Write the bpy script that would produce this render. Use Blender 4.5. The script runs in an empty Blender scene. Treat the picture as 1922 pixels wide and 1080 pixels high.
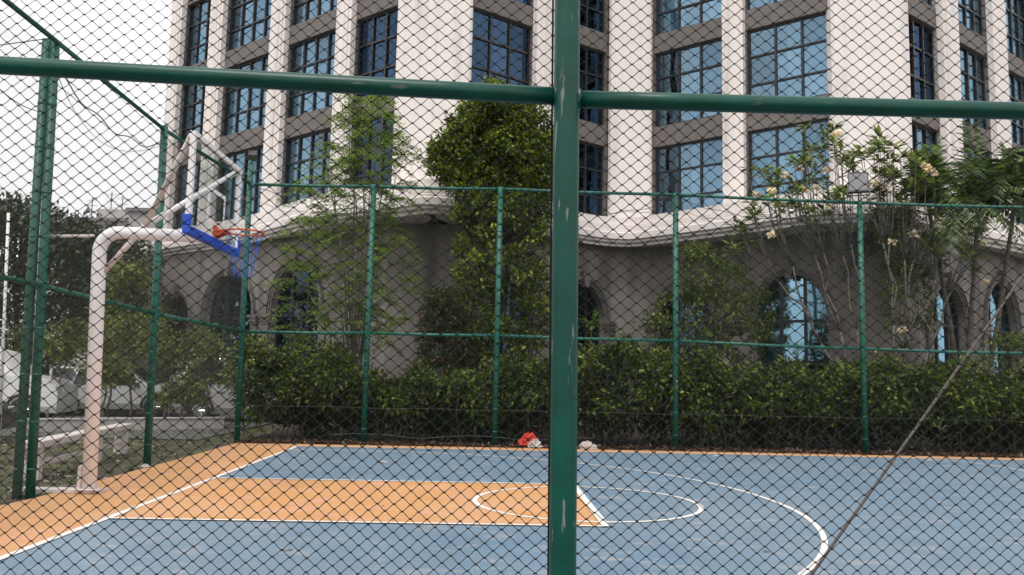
import bpy, math, random
import numpy as np
from mathutils import Vector, Matrix
R = math.radians
rnd = random.Random(7)
C = bpy.context.scene.collection
scene = bpy.context.scene

# ------------------------------------------------------------------ camera
CAM = np.array([3.834, -10.318, 1.547]); YAW, PITCH, ROLL, F = -0.030, 0.108, 0.022, 1529.8
def _basis():
    cy, sy, cp, sp = math.cos(YAW), math.sin(YAW), math.cos(PITCH), math.sin(PITCH)
    f = np.array([-sy*cp, cy*cp, sp]); r = np.array([cy, sy, 0.]); u = np.cross(r, f)
    cr, sr = math.cos(ROLL), math.sin(ROLL)
    return r*cr+u*sr, -r*sr+u*cr, f
BR, BU, BF = _basis()
cam_data = bpy.data.cameras.new('camera'); cam = bpy.data.objects.new('camera', cam_data); C.objects.link(cam)
m = Matrix.Identity(4)
for i in range(3):
    m[i][0] = BR[i]; m[i][1] = BU[i]; m[i][2] = -BF[i]; m[i][3] = CAM[i]
cam.matrix_world = m
cam_data.sensor_width = 36; cam_data.lens = F/1922*36; cam_data.clip_end = 3000; cam_data.clip_start = 0.05
scene.camera = cam
# survey helpers: a sight line of the photograph met with the ground, a wall or a depth
def ray(px, py): return BF + BR*(px-961)/F - BU*(py-540)/F
def gz(px, py, z=0.0):
    d = ray(px, py); return CAM + d*(z-CAM[2])/d[2]
def onY(px, py, y):
    d = ray(px, py); return CAM + d*(y-CAM[1])/d[1]
def onX(px, py, x):
    d = ray(px, py); return CAM + d*(x-CAM[0])/d[0]
def dep(px, py, D): return CAM + ray(px, py)*D

# ------------------------------------------------------------------ world and sun
SUN_EL, SUN_AZ = R(62), R(205)
w = bpy.data.worlds.new('World'); scene.world = w; w.use_nodes = True
nt = w.node_tree; nt.nodes.clear(); N = nt.nodes.new
out = N('ShaderNodeOutputWorld'); bg = N('ShaderNodeBackground'); sky = N('ShaderNodeTexSky')
sky.sky_type = 'NISHITA'; sky.sun_disc = False; sky.sun_elevation = SUN_EL; sky.sun_rotation = SUN_AZ
sky.dust_density = 4.0; sky.air_density = 1.2
tc = N('ShaderNodeTexCoord'); nz = N('ShaderNodeTexNoise'); nz.inputs['Scale'].default_value = 2.2; nz.inputs['Detail'].default_value = 5
nt.links.new(tc.outputs['Generated'], nz.inputs['Vector'])
rmp = N('ShaderNodeMapRange'); rmp.inputs['From Min'].default_value = .35; rmp.inputs['From Max'].default_value = .6
rmp.inputs['To Min'].default_value = .80; rmp.inputs['To Max'].default_value = 1.0
nt.links.new(nz.outputs['Fac'], rmp.inputs['Value'])
mx = N('ShaderNodeMix'); mx.data_type = 'RGBA'
nt.links.new(rmp.outputs['Result'], mx.inputs['Factor']); nt.links.new(sky.outputs['Color'], mx.inputs['A'])
sx = N('ShaderNodeSeparateXYZ'); nt.links.new(tc.outputs['Generated'], sx.inputs['Vector'])
zr = N('ShaderNodeMapRange'); zr.inputs['To Min'].default_value = 15.5; zr.inputs['To Max'].default_value = 27.0
nt.links.new(sx.outputs['Z'], zr.inputs['Value'])
cb = N('ShaderNodeVectorMath'); cb.operation = 'SCALE'; cb.inputs[0].default_value = (1.0, .985, 1.0)
nt.links.new(zr.outputs['Result'], cb.inputs['Scale']); nt.links.new(cb.outputs['Vector'], mx.inputs['B'])
bg.inputs['Strength'].default_value = 0.1
nt.links.new(mx.outputs['Result'], bg.inputs['Color']); nt.links.new(bg.outputs['Background'], out.inputs['Surface'])
sd = bpy.data.lights.new('sun', 'SUN'); sd.energy = 2.3; sd.angle = R(12); sd.color = (1, .95, .88)
so = bpy.data.objects.new('sun', sd); C.objects.link(so)
sdir = Vector((math.sin(SUN_AZ)*math.cos(SUN_EL), math.cos(SUN_AZ)*math.cos(SUN_EL), math.sin(SUN_EL)))
so.rotation_euler = sdir.to_track_quat('Z', 'Y').to_euler(); so.location = (0, 0, 40)
scene.view_settings.view_transform = 'Standard'; scene.view_settings.look = 'None'
scene.view_settings.exposure = -0.55; scene.view_settings.gamma = 1.0
scene.cycles.transparent_max_bounces = 24
scene.cycles.max_bounces = 6

# ------------------------------------------------------------------ materials
def mat(name, col, rough=.6, metal=0., var=0., scale=8., bump=0., col2=None, mscale=None, mthr=(.5, .6), spec=None, coord='Object'):
    """principled, colour broken up by noise, optional second colour in patches, optional bump"""
    m = bpy.data.materials.new(name); m.use_nodes = True; t = m.node_tree; b = t.nodes['Principled BSDF']
    b.inputs['Roughness'].default_value = rough; b.inputs['Metallic'].default_value = metal
    b.inputs['Base Color'].default_value = (*col, 1)
    if spec is not None: b.inputs['Specular IOR Level'].default_value = spec
    tc = t.nodes.new('ShaderNodeTexCoord'); last = None
    if var or bump:
        n = t.nodes.new('ShaderNodeTexNoise'); n.inputs['Scale'].default_value = scale; n.inputs['Detail'].default_value = 6
        n.inputs['Roughness'].default_value = .65
        t.links.new(tc.outputs[coord], n.inputs['Vector'])
    if var:
        mr = t.nodes.new('ShaderNodeMapRange'); mr.inputs['From Min'].default_value = .3; mr.inputs['From Max'].default_value = .7
        mr.inputs['To Min'].default_value = 1-var; mr.inputs['To Max'].default_value = 1+var
        t.links.new(n.outputs['Fac'], mr.inputs['Value'])
        mm = t.nodes.new('ShaderNodeVectorMath'); mm.operation = 'SCALE'; mm.inputs[0].default_value = col
        t.links.new(mr.outputs['Result'], mm.inputs['Scale']); last = mm.outputs['Vector']
        t.links.new(last, b.inputs['Base Color'])
    if col2 is not None:
        n2 = t.nodes.new('ShaderNodeTexNoise'); n2.inputs['Scale'].default_value = 1.; n2.inputs['Detail'].default_value = 5
        mp = t.nodes.new('ShaderNodeMapping'); mp.inputs['Scale'].default_value = mscale if isinstance(mscale, tuple) else (mscale,)*3
        t.links.new(tc.outputs[coord], mp.inputs['Vector']); t.links.new(mp.outputs['Vector'], n2.inputs['Vector'])
        r2 = t.nodes.new('ShaderNodeMapRange'); r2.inputs['From Min'].default_value = mthr[0]; r2.inputs['From Max'].default_value = mthr[1]
        t.links.new(n2.outputs['Fac'], r2.inputs['Value'])
        x = t.nodes.new('ShaderNodeMix'); x.data_type = 'RGBA'; t.links.new(r2.outputs['Result'], x.inputs['Factor'])
        if last is not None: t.links.new(last, x.inputs['A'])
        else: x.inputs['A'].default_value = (*col, 1)
        x.inputs['B'].default_value = (*col2, 1); t.links.new(x.outputs['Result'], b.inputs['Base Color'])
    if bump:
        bp = t.nodes.new('ShaderNodeBump'); bp.inputs['Strength'].default_value = bump; bp.inputs['Distance'].default_value = .02
        t.links.new(n.outputs['Fac'], bp.inputs['Height']); t.links.new(bp.outputs['Normal'], b.inputs['Normal'])
    return m
def leafmat(name, dark, light, tip=None, trans=.35, rough=.5):
    m = bpy.data.materials.new(name); m.use_nodes = True; t = m.node_tree; b = t.nodes['Principled BSDF']
    g = t.nodes.new('ShaderNodeNewGeometry'); cr = t.nodes.new('ShaderNodeValToRGB')
    cr.color_ramp.elements[0].color = (*dark, 1); cr.color_ramp.elements[1].color = (*light, 1); cr.color_ramp.elements[1].position = .85
    if tip:
        e = cr.color_ramp.elements.new(.97); e.color = (*tip, 1)
    t.links.new(g.outputs['Random Per Island'], cr.inputs['Fac'])
    tc = t.nodes.new('ShaderNodeTexCoord'); n = t.nodes.new('ShaderNodeTexNoise'); n.inputs['Scale'].default_value = 1.6; n.inputs['Detail'].default_value = 3
    t.links.new(tc.outputs['Object'], n.inputs['Vector'])
    mr = t.nodes.new('ShaderNodeMapRange'); mr.inputs['From Min'].default_value = .35; mr.inputs['From Max'].default_value = .65
    mr.inputs['To Min'].default_value = .55; mr.inputs['To Max'].default_value = 1.45; t.links.new(n.outputs['Fac'], mr.inputs['Value'])
    v = t.nodes.new('ShaderNodeVectorMath'); v.operation = 'SCALE'; t.links.new(cr.outputs['Color'], v.inputs[0]); t.links.new(mr.outputs['Result'], v.inputs['Scale'])
    t.links.new(v.outputs['Vector'], b.inputs['Base Color']); b.inputs['Roughness'].default_value = rough
    tr = t.nodes.new('ShaderNodeBsdfTranslucent'); t.links.new(v.outputs['Vector'], tr.inputs['Color'])
    ms = t.nodes.new('ShaderNodeMixShader'); ms.inputs['Fac'].default_value = trans
    t.links.new(b.outputs['BSDF'], ms.inputs[1]); t.links.new(tr.outputs['BSDF'], ms.inputs[2])
    t.links.new(ms.outputs['Shader'], t.nodes['Material Output'].inputs['Surface'])
    return m
def glassmat(name, refl, trans, fac=.35, rough=.03, wob=.06):
    m = bpy.data.materials.new(name); m.use_nodes = True; t = m.node_tree
    t.nodes.remove(t.nodes['Principled BSDF'])
    gl = t.nodes.new('ShaderNodeBsdfGlossy'); gl.inputs['Color'].default_value = (*refl, 1); gl.inputs['Roughness'].default_value = rough
    tr = t.nodes.new('ShaderNodeBsdfTransparent'); tr.inputs['Color'].default_value = (*trans, 1)
    ms = t.nodes.new('ShaderNodeMixShader')
    tc = t.nodes.new('ShaderNodeTexCoord'); n = t.nodes.new('ShaderNodeTexNoise'); n.inputs['Scale'].default_value = .7; n.inputs['Detail'].default_value = 1
    t.links.new(tc.outputs['Object'], n.inputs['Vector'])
    bp = t.nodes.new('ShaderNodeBump'); bp.inputs['Strength'].default_value = wob; bp.inputs['Distance'].default_value = .3
    t.links.new(n.outputs['Fac'], bp.inputs['Height']); t.links.new(bp.outputs['Normal'], gl.inputs['Normal'])
    # each pane its own shade: some panes mirror more than others
    g = t.nodes.new('ShaderNodeNewGeometry'); mr = t.nodes.new('ShaderNodeMapRange')
    mr.inputs['To Min'].default_value = fac*.6; mr.inputs['To Max'].default_value = fac*1.35
    t.links.new(g.outputs['Random Per Island'], mr.inputs['Value']); t.links.new(mr.outputs['Result'], ms.inputs['Fac'])
    t.links.new(tr.outputs['BSDF'], ms.inputs[1]); t.links.new(gl.outputs['BSDF'], ms.inputs[2])
    t.links.new(ms.outputs['Shader'], t.nodes['Material Output'].inputs['Surface'])
    return m
M = {}
M['green'] = mat('green_paint', (.0012, .062, .044), .38, 0, .25, 9, .12, spec=.35, col2=(.17, .2, .19), mscale=(55, 55, 9), mthr=(.645, .69))
M['green_rail'] = mat('green_rail_paint', (.0012, .062, .044), .38, 0, .25, 9, .12, spec=.35, col2=(.10, .13, .12), mscale=(6, 40, 40), mthr=(.66, .72))
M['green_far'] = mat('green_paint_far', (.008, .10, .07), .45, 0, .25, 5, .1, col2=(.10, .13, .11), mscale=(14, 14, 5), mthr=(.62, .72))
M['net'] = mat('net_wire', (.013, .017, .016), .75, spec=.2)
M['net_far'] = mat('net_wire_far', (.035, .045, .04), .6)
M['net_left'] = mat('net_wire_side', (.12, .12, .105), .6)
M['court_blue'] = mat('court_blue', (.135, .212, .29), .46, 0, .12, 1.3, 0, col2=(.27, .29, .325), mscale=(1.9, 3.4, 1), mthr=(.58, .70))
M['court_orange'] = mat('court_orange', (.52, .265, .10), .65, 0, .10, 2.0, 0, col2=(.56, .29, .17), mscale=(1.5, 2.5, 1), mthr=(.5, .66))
M['line'] = mat('court_line', (.70, .68, .64), .6, 0, .10, 14)
M['soil'] = mat('soil', (.055, .042, .03), .95, 0, .5, 5, .8, col2=(.07, .085, .03), mscale=2.2, mthr=(.5, .6))
M['litter'] = mat('bed_soil', (.035, .022, .016), .95, 0, .6, 9, .9)
M['asphalt'] = mat('asphalt', (.10, .10, .10), .9, 0, .25, 3, .3)
M['pale'] = mat('pale_render', (.84, .78, .745), .75, 0, .05, 1.2, .05, col2=(.60, .56, .53), mscale=(3., 3., .18), mthr=(.52, .78))
M['stone'] = mat('grey_stone', (.16, .142, .132), .7, 0, .14, 4, .2)
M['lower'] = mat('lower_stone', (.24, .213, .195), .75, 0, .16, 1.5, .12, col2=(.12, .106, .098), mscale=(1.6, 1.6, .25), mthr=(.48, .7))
M['mould'] = mat('moulding', (.155, .14, .13), .7, 0, .12, 3, .1)
M['frame'] = mat('window_frame', (.022, .022, .026), .4)
M['pane'] = glassmat('pane', (.36, .56, .72), (.36, .55, .68), .38, wob=.05)
M['pane_dark'] = glassmat('pane_dark', (.085, .15, .25), (.20, .30, .42), .45)
M['pane_arch'] = glassmat('pane_arch', (.36, .64, .82), (.2, .4, .55), .62)
M['interior'] = mat('interior', (.06, .07, .09), .9)
M['curtain'] = mat('curtain', (.62, .66, .68), .9)
M['curtain_blue'] = mat('curtain_blue', (.20, .30, .42), .9)
M['white_paint'] = mat('white_paint', (.80, .765, .775), .42, 0, .06, 6, .05, col2=(.45, .36, .30), mscale=(9, 9, 4), mthr=(.68, .74))
M['white_old'] = mat('white_chipped', (.62, .56, .53), .6, 0, .16, 9, .15, col2=(.36, .22, .15), mscale=14, mthr=(.6, .68))
M['blue_pad'] = mat('blue_pad', (.012, .07, .48), .55, 0, .15, 6, .05)
M['rim'] = mat('rim_red', (.55, .09, .035), .45, 0, .15, 9)
M['netblue'] = mat('net_cord', (.02, .12, .45), .8)
M['board'] = glassmat('board_acrylic', (.8, .85, .88), (.90, .93, .93), .10, .05)
M['bark'] = mat('bark', (.14, .11, .085), .9, 0, .35, 12, .5)
M['bark_pale'] = mat('bark_pale', (.13, .112, .095), .85, 0, .3, 10, .4)
M['bark_dark'] = mat('bark_dark', (.05, .04, .03), .9, 0, .3, 10, .4)
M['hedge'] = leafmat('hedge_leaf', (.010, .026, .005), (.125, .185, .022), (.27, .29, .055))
M['hedge_shade'] = leafmat('hedge_leaf_shaded', (.008, .014, .004), (.022, .036, .010))  # hedge green darkened, shade inside and under the hedge put into the colour
M['column'] = leafmat('column_leaf', (.022, .05, .008), (.17, .225, .02), (.38, .38, .04))
M['feather'] = leafmat('feather_leaf', (.06, .12, .016), (.25, .36, .05), None, .5)
M['plum'] = leafmat('plumeria_leaf', (.06, .10, .022), (.25, .31, .08), (.42, .43, .16))
M['palm'] = leafmat('palm_leaf', (.02, .045, .014), (.09, .14, .03), (.24, .32, .06), .35)
M['palm_bright'] = leafmat('palm_leaf_bright', (.09, .16, .025), (.17, .27, .045), None, .5)  # brighter green for some fronds and the small dracaena
M['shrub'] = leafmat('shrub_leaf', (.045, .075, .015), (.15, .20, .035), (.32, .31, .07))
M['croton'] = leafmat('croton_leaf', (.015, .030, .008), (.075, .11, .016), (.36, .13, .025))
M['darkleaf'] = leafmat('dark_leaf', (.012, .024, .010), (.045, .066, .024), (.07, .1, .03), .2)
M['flower'] = leafmat('petal', (.55, .42, .22), (.82, .74, .55), (.85, .8, .72), .3)
M['wood'] = mat('stay_brown', (.085, .065, .055), .6, 0, .3, 12)
M['red_cloth'] = mat('red_cloth', (.48, .04, .022), .8, 0, .2, 9)
M['plastic'] = mat('plastic_white', (.42, .38, .36), .5, 0, .2, 8)
M['lamp_body'] = mat('lamp_body', (.06, .055, .055), .5)
M['lamp_glass'] = mat('lamp_glass', (.16, .16, .17), .25)
M['far_white'] = mat('far_render', (.50, .47, .47), .85, 0, .08, .4, 0, col2=(.38, .36, .36), mscale=(.5, .5, 2.5), mthr=(.5, .7))
M['far_roof'] = mat('far_roof', (.22, .21, .22), .8)
M['far_win'] = mat('far_window', (.10, .11, .13), .3)
M['rubber'] = mat('rubber', (.015, .015, .016), .7)
M['car_glass'] = mat('car_glass', (.03, .04, .045), .06)
M['chrome'] = mat('hubcap', (.5, .5, .5), .25, 1.)
M['red_lamp'] = mat('tail_lamp', (.5, .01, .01), .25)
M['concrete'] = mat('concrete', (.42, .40, .38), .85, 0, .2, 2.5, .2)

def speckle(m, layers):
    """wear of its own shape on a painted floor: each layer (scale xyz, threshold lo, hi, colour, strength)"""
    t = m.node_tree; b = t.nodes['Principled BSDF']; src = b.inputs['Base Color'].links[0].from_socket
    tc = t.nodes.new('ShaderNodeTexCoord')
    for sc_, lo, hi, col, st in layers:
        mp = t.nodes.new('ShaderNodeMapping'); mp.inputs['Scale'].default_value = sc_; mp.inputs['Rotation'].default_value = (0, 0, sc_[0]*.3); t.links.new(tc.outputs['Object'], mp.inputs['Vector'])
        n = t.nodes.new('ShaderNodeTexNoise'); n.inputs['Scale'].default_value = 1; n.inputs['Detail'].default_value = 8; n.inputs['Roughness'].default_value = .7; n.inputs['Distortion'].default_value = .6
        t.links.new(mp.outputs['Vector'], n.inputs['Vector'])
        r = t.nodes.new('ShaderNodeMapRange'); r.inputs['From Min'].default_value = lo; r.inputs['From Max'].default_value = hi; r.inputs['To Max'].default_value = st
        t.links.new(n.outputs['Fac'], r.inputs['Value'])
        x = t.nodes.new('ShaderNodeMix'); x.data_type = 'RGBA'; t.links.new(r.outputs['Result'], x.inputs['Factor']); t.links.new(src, x.inputs['A']); x.inputs['B'].default_value = (*col, 1)
        src = x.outputs['Result']
    t.links.new(src, b.inputs['Base Color'])
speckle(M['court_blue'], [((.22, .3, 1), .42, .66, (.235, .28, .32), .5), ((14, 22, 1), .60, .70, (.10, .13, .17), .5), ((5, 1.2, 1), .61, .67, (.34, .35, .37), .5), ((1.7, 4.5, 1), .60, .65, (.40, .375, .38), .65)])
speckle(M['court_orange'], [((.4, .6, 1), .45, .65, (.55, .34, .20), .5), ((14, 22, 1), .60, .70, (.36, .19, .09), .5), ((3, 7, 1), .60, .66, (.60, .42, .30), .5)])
speckle(M['line'], [((9, 9, 1), .56, .64, (.35, .38, .42), .6)])

# ------------------------------------------------------------------ mesh helpers
class MB:
    def __init__(s): s.v = []; s.f = []
    def add(s, V, Fc):
        o = len(s.v); s.v += [tuple(map(float, p)) for p in V]; s.f += [tuple(i+o for i in f) for f in Fc]
    def box(s, lo, hi, ax=None, org=None):
        """box; ax = (ex, ey, ez) local axes, org origin"""
        V = [(x, y, z) for z in (lo[2], hi[2]) for y in (lo[1], hi[1]) for x in (lo[0], hi[0])]
        if ax is not None:
            a = np.array(ax, float); V = [np.array(org, float)+p[0]*a[0]+p[1]*a[1]+p[2]*a[2] for p in V]
        s.add(V, [(0, 2, 3, 1), (4, 5, 7, 6), (0, 1, 5, 4), (2, 6, 7, 3), (0, 4, 6, 2), (1, 3, 7, 5)])
    def tube(s, pts, r, n=10, cap=True):
        P = [np.array(p, float) for p in pts]; k = len(P)
        rs = r if isinstance(r, (list, tuple, np.ndarray)) else [r]*k
        t = P[1]-P[0]; t = t/np.linalg.norm(t)
        a = np.cross(t, [0, 0, 1.]); 
        if np.linalg.norm(a) < .05: a = np.cross(t, [1., 0, 0])
        a /= np.linalg.norm(a); V = []
        for i in range(k):
            q0, q1 = P[max(i-1, 0)], P[min(i+1, k-1)]; t = q1-q0; t = t/(np.linalg.norm(t)+1e-12)
            a = a-t*np.dot(a, t); a /= np.linalg.norm(a); b = np.cross(t, a)
            for j in range(n):
                th = 2*math.pi*j/n; V.append(P[i]+rs[i]*(math.cos(th)*a+math.sin(th)*b))
        Fc = [(i*n+j, i*n+(j+1) % n, (i+1)*n+(j+1) % n, (i+1)*n+j) for i in range(k-1) for j in range(n)]
        if cap: Fc += [tuple(range(n-1, -1, -1)), tuple(range((k-1)*n, k*n))]
        s.add(V, Fc)
    def quad(s, a, b, c, d): s.add([a, b, c, d], [(0, 1, 2, 3)])
    def prism(s, poly, o, ex, ey, ez, d0, d1):
        """2D polygon in ex/ez plane at o, extruded along ey from d0 to d1"""
        o, ex, ey, ez = [np.array(q, float) for q in (o, ex, ey, ez)]; n = len(poly)
        V = [o+ex*x+ez*z+ey*d0 for x, z in poly]+[o+ex*x+ez*z+ey*d1 for x, z in poly]
        s.add(V, [tuple(range(n)), tuple(range(2*n-1, n-1, -1))]+[(i, i+n, (i+1) % n+n, (i+1) % n) for i in range(n)])
    def build(s, name, m, parent=None, smooth=False, bevel=0.):
        me = bpy.data.meshes.new(name)
        me.from_pydata(s.v, [], s.f); me.update(); me.materials.append(m)
        if smooth: me.polygons.foreach_set('use_smooth', [True]*len(me.polygons))
        o = bpy.data.objects.new(name, me); C.objects.link(o)
        if parent is not None: o.parent = parent; place(o, parent)
        if bevel:
            b = o.modifiers.new('bevel', 'BEVEL'); b.width = bevel; b.segments = 2; b.limit_method = 'ANGLE'
        return o
def place(o, parent):
    # meshes are written in world coordinates; undo the parent's offset (parents are only translated)
    off = Vector((0, 0, 0)); p = parent
    while p is not None: off += p.location; p = p.parent
    o.location = -off
def npmesh(name, V, Fq, m, parent=None, smooth=False):
    """fast mesh from arrays: V (n,3), Fq (k,4) or (k,3)"""
    V = np.asarray(V, np.float32); Fq = np.asarray(Fq, np.int32); k, c = Fq.shape
    me = bpy.data.meshes.new(name); me.vertices.add(len(V)); me.vertices.foreach_set('co', V.ravel())
    me.loops.add(k*c); me.loops.foreach_set('vertex_index', Fq.ravel())
    me.polygons.add(k); me.polygons.foreach_set('loop_start', np.arange(0, k*c, c, dtype=np.int32))
    me.update(calc_edges=True); me.validate(); me.materials.append(m)
    if smooth: me.polygons.foreach_set('use_smooth', [True]*k)
    o = bpy.data.objects.new(name, me); C.objects.link(o)
    if parent is not None: o.parent = parent; place(o, parent)
    return o
def thing(name, label, cat, loc=(0, 0, 0), group=None):
    o = bpy.data.objects.new(name, None); C.objects.link(o); o.location = [float(q) for q in loc]; o.empty_display_size = .2
    o['label'] = label; o['category'] = cat
    if group: o['group'] = group
    return o
def tag(o, label, cat, group=None):
    o['label'] = label; o['category'] = cat
    if group: o['group'] = group
    return o
def struct(o): o['kind'] = 'structure'; return o
def rodsarr(A, B, r, n=3):
    """many straight rods as arrays"""
    A = np.asarray(A, float); B = np.asarray(B, float); t = B-A; t /= np.linalg.norm(t, axis=1)[:, None]
    ref = np.where(np.abs(t[:, 2:3]) > .95, [[1., 0, 0]], [[0, 0, 1.]]); a = np.cross(t, ref); a /= np.linalg.norm(a, axis=1)[:, None]; b = np.cross(t, a)
    V = []
    for P in (A, B):
        for j in range(n):
            th = 2*math.pi*j/n+.4; V.append(P+r*(math.cos(th)*a+math.sin(th)*b))
    V = np.stack(V, 1).reshape(-1, 3); base = np.arange(len(A))[:, None]*2*n
    Fq = np.concatenate([base+np.array([[j, (j+1) % n, n+(j+1) % n, n+j]]) for j in range(n)])
    return V, Fq
def diag_net(name, A, B, z0, z1, pw, ph, r, m, parent, n=3, jit=0):
    """diamond netting in the vertical plane A-B (xy points), straight crossing wires clipped to the rectangle"""
    A = np.array(A[:2], float); B = np.array(B[:2], float); L = np.linalg.norm(B-A); e = (B-A)/L; H = z1-z0; k = ph/pw
    P0, P1 = [], []
    for sgn in (1, -1):
        c = -H/k if sgn > 0 else 0.
        end = L if sgn > 0 else L+H/k
        while c < end:
            if sgn > 0: s0, s1 = max(c, 0), min(c+H/k, L); h0, h1 = (s0-c)*k, (s1-c)*k
            else: s0, s1 = max(c-H/k, 0), min(c, L); h0, h1 = (c-s0)*k, (c-s1)*k
            if s1-s0 > .01:
                P0.append((*(A+e*s0), z0+h0)); P1.append((*(A+e*s1), z0+h1))
            c += pw
    V, Fq = rodsarr(P0, P1, r, n); return npmesh(name, V, Fq, m, parent)

# leaves: pos (N,3), dirv (N,3) leaf axis, up (N,3) leaf normal hint
nr = np.random.default_rng(11)
def unit(a): return a/(np.linalg.norm(a, axis=-1, keepdims=True)+1e-9)
def leafmesh(name, pos, axis, nrm, length, width, m, parent=None, fold=.18):
    pos = np.asarray(pos, float); n = len(pos); axis = unit(np.asarray(axis, float)); nrm = np.asarray(nrm, float)
    nrm = unit(nrm-axis*np.sum(axis*nrm, 1, keepdims=True)+1e-4); side = np.cross(axis, nrm)
    L = (np.ones(n)*length*nr.uniform(.5, 1.45, n))[:, None]; W = (np.ones(n)*width*nr.uniform(.7, 1.25, n))[:, None]
    v0 = pos; v2 = pos+axis*L-nrm*L*fold; mid = pos+axis*L*.45
    v1 = mid+side*W*.5-nrm*W*.1; v3 = mid-side*W*.5-nrm*W*.1
    V = np.stack([v0, v1, v2, v3], 1).reshape(-1, 3); Fq = np.arange(n*4).reshape(n, 4)
    return npmesh(name, V, Fq, m, parent)
def clumps(cent, rad, per, flat=.8):
    """leaf positions and directions round clump centres"""
    cent = np.asarray(cent, float); rad = np.ones(len(cent))*rad
    d = unit(nr.normal(size=(len(cent), per, 3))); rr = rad[:, None, None]*nr.uniform(.35, 1.05, (len(cent), per, 1))
    dd = d.copy(); dd[..., 2] *= flat
    p = cent[:, None, :]+dd*rr; ax = unit(d+nr.normal(size=d.shape)*.55+np.array([0, 0, -.15]))
    nm = unit(d*.5+np.array([0, 0, .8])+nr.normal(size=d.shape)*.45)
    return p.reshape(-1, 3), ax.reshape(-1, 3), nm.reshape(-1, 3)

# ------------------------------------------------------------------ ground and court
def sheet(name, poly, z, m):
    b = MB(); b.add([(x, y, z) for x, y in poly], [tuple(range(len(poly)))]); return struct(b.build(name, m))
sheet('ground', [(-400, -400), (400, -400), (400, 700), (-400, 700)], -.06, M['soil'])
sheet('parking_asphalt', [(-60, 8.5), (-2.6, 8.5), (-2.6, 60), (-60, 60)], -.03, M['asphalt'])
sheet('planting_bed', [(-1.6, 7.75), (24, 7.75), (24, 20), (-1.6, 20)], -.02, M['litter'])
FY = 8.0                                   # far fence line
edge = [(-1.55, -9.2), (-1.52, -1.2), (-1.44, -.5), (-1.40, .4), (-1.43, 2.0), (-1.42, 3.4), (-1.40, 5.0), (-1.44, 6.4), (-1.42, 7.45)]
bo = MB()                                  # coloured court slab, its own thickness
top = edge+[(0, 7.52), (4, 7.58), (9, 7.55), (15, 7.5), (24, 7.4), (24, -9.2)]
n = len(top)
bo.add([(x, y, 0) for x, y in top]+[(x, y, -.055) for x, y in top], [tuple(range(n-1, -1, -1))]+[(i, (i+1) % n, (i+1) % n+n, i+n) for i in range(n)])
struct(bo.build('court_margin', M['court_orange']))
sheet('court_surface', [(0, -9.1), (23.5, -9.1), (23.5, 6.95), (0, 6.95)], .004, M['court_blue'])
KL, KW, RC, R3, CX = 5.13, 1.652, 1.388, 6.105, 1.506
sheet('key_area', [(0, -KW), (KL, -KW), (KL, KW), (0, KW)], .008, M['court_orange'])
def linestrip(name, pts, wd, z=.012, closed=False):
    P = np.array(pts, float); n = len(P); b = MB(); V = []
    for i in range(n):
        q0 = P[i-1] if (i > 0 or closed) else P[i]; q1 = P[(i+1) % n] if (i < n-1 or closed) else P[i]
        t = (q1-q0)/np.linalg.norm(q1-q0); nn = np.array([-t[1], t[0]])
        V += [(*(P[i]+nn*wd/2), z), (*(P[i]-nn*wd/2), z)]
    k = n if closed else n-1
    b.add(V, [(2*i, 2*i+1, (2*((i+1) % n))+1, 2*((i+1) % n)) for i in range(k)]); return struct(b.build(name, M['line']))
LW = .06
linestrip('baseline', [(0, -9.1), (0, 6.97)], .075)
linestrip('sideline', [(-.0, 6.93), (23.5, 6.93)], .045, .016)
linestrip('key_line', [(0.03, -KW), (KL, -KW)], LW, .016)
linestrip('key_line', [(0.03, KW), (KL, KW)], LW, .016)
linestrip('free_throw_line', [(KL, -KW-.03), (KL, KW+.03)], .085, .020)
linestrip('free_throw_circle', [(KL+RC*math.cos(t), RC*math.sin(t)) for t in np.linspace(0, 2*math.pi, 97)[:-1]], LW, .012, True)
arc = [(CX+R3*math.cos(t), R3*math.sin(t)) for t in np.linspace(-math.pi/2, math.pi/2, 90)]
linestrip('three_point_line', [(0, -R3)]+arc+[(0, R3)], LW, .012)
linestrip('far_court_line', [(12.7, 6.9), (13.2, 6.68), (13.51, 6.4), (13.7, 6.05), (13.8, 5.6), (13.85, 5.0), (13.85, -9.)], LW, .012)
for q, s in [((561, 1003), .07), ((535, 1036), .10), ((566, 1030), .05), ((1438, 1037), .09), ((722, 952), .06), ((1010, 886), .04)]:
    g = gz(*q); p_, a_, n_ = clumps([g+[0, 0, .015]], s*.2, 3, .2)
    n_[:] = (0, 0, 1); a_[:, 2] = .1
    o = leafmesh('fallen_leaf', p_, a_, n_, s*.6, s*.35, M['bark_dark']); o['group'] = 'fallen leaves on the blue court'
    tag(o, 'small dark dry leaf lying on the blue court floor', 'leaf', 'fallen leaves on the blue court')
for q, s in [((1228, 854), .10), ((1345, 858), .06), ((718, 869), .12), ((1745, 866), .05)]:
    g = gz(*q); b = MB(); k = 7
    V = [g+np.array([math.cos(2*math.pi*i/k)*s*rnd.uniform(.5, 1.2), math.sin(2*math.pi*i/k)*s*rnd.uniform(.5, 1.1), .008+.015*(i % 2)]) for i in range(k)]+[g+[0, 0, .04]]
    b.add(V, [(i, (i+1) % k, k) for i in range(k)]); o = b.build('litter_scrap', M['plastic'])
    tag(o, 'pale scrap of litter on the far part of the blue court', 'litter', 'pale scraps of litter on the court')

# ------------------------------------------------------------------ green pipe fences
def posttube(b, p0, p1, r, n=16): b.tube([p0, p1], r, n)
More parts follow.
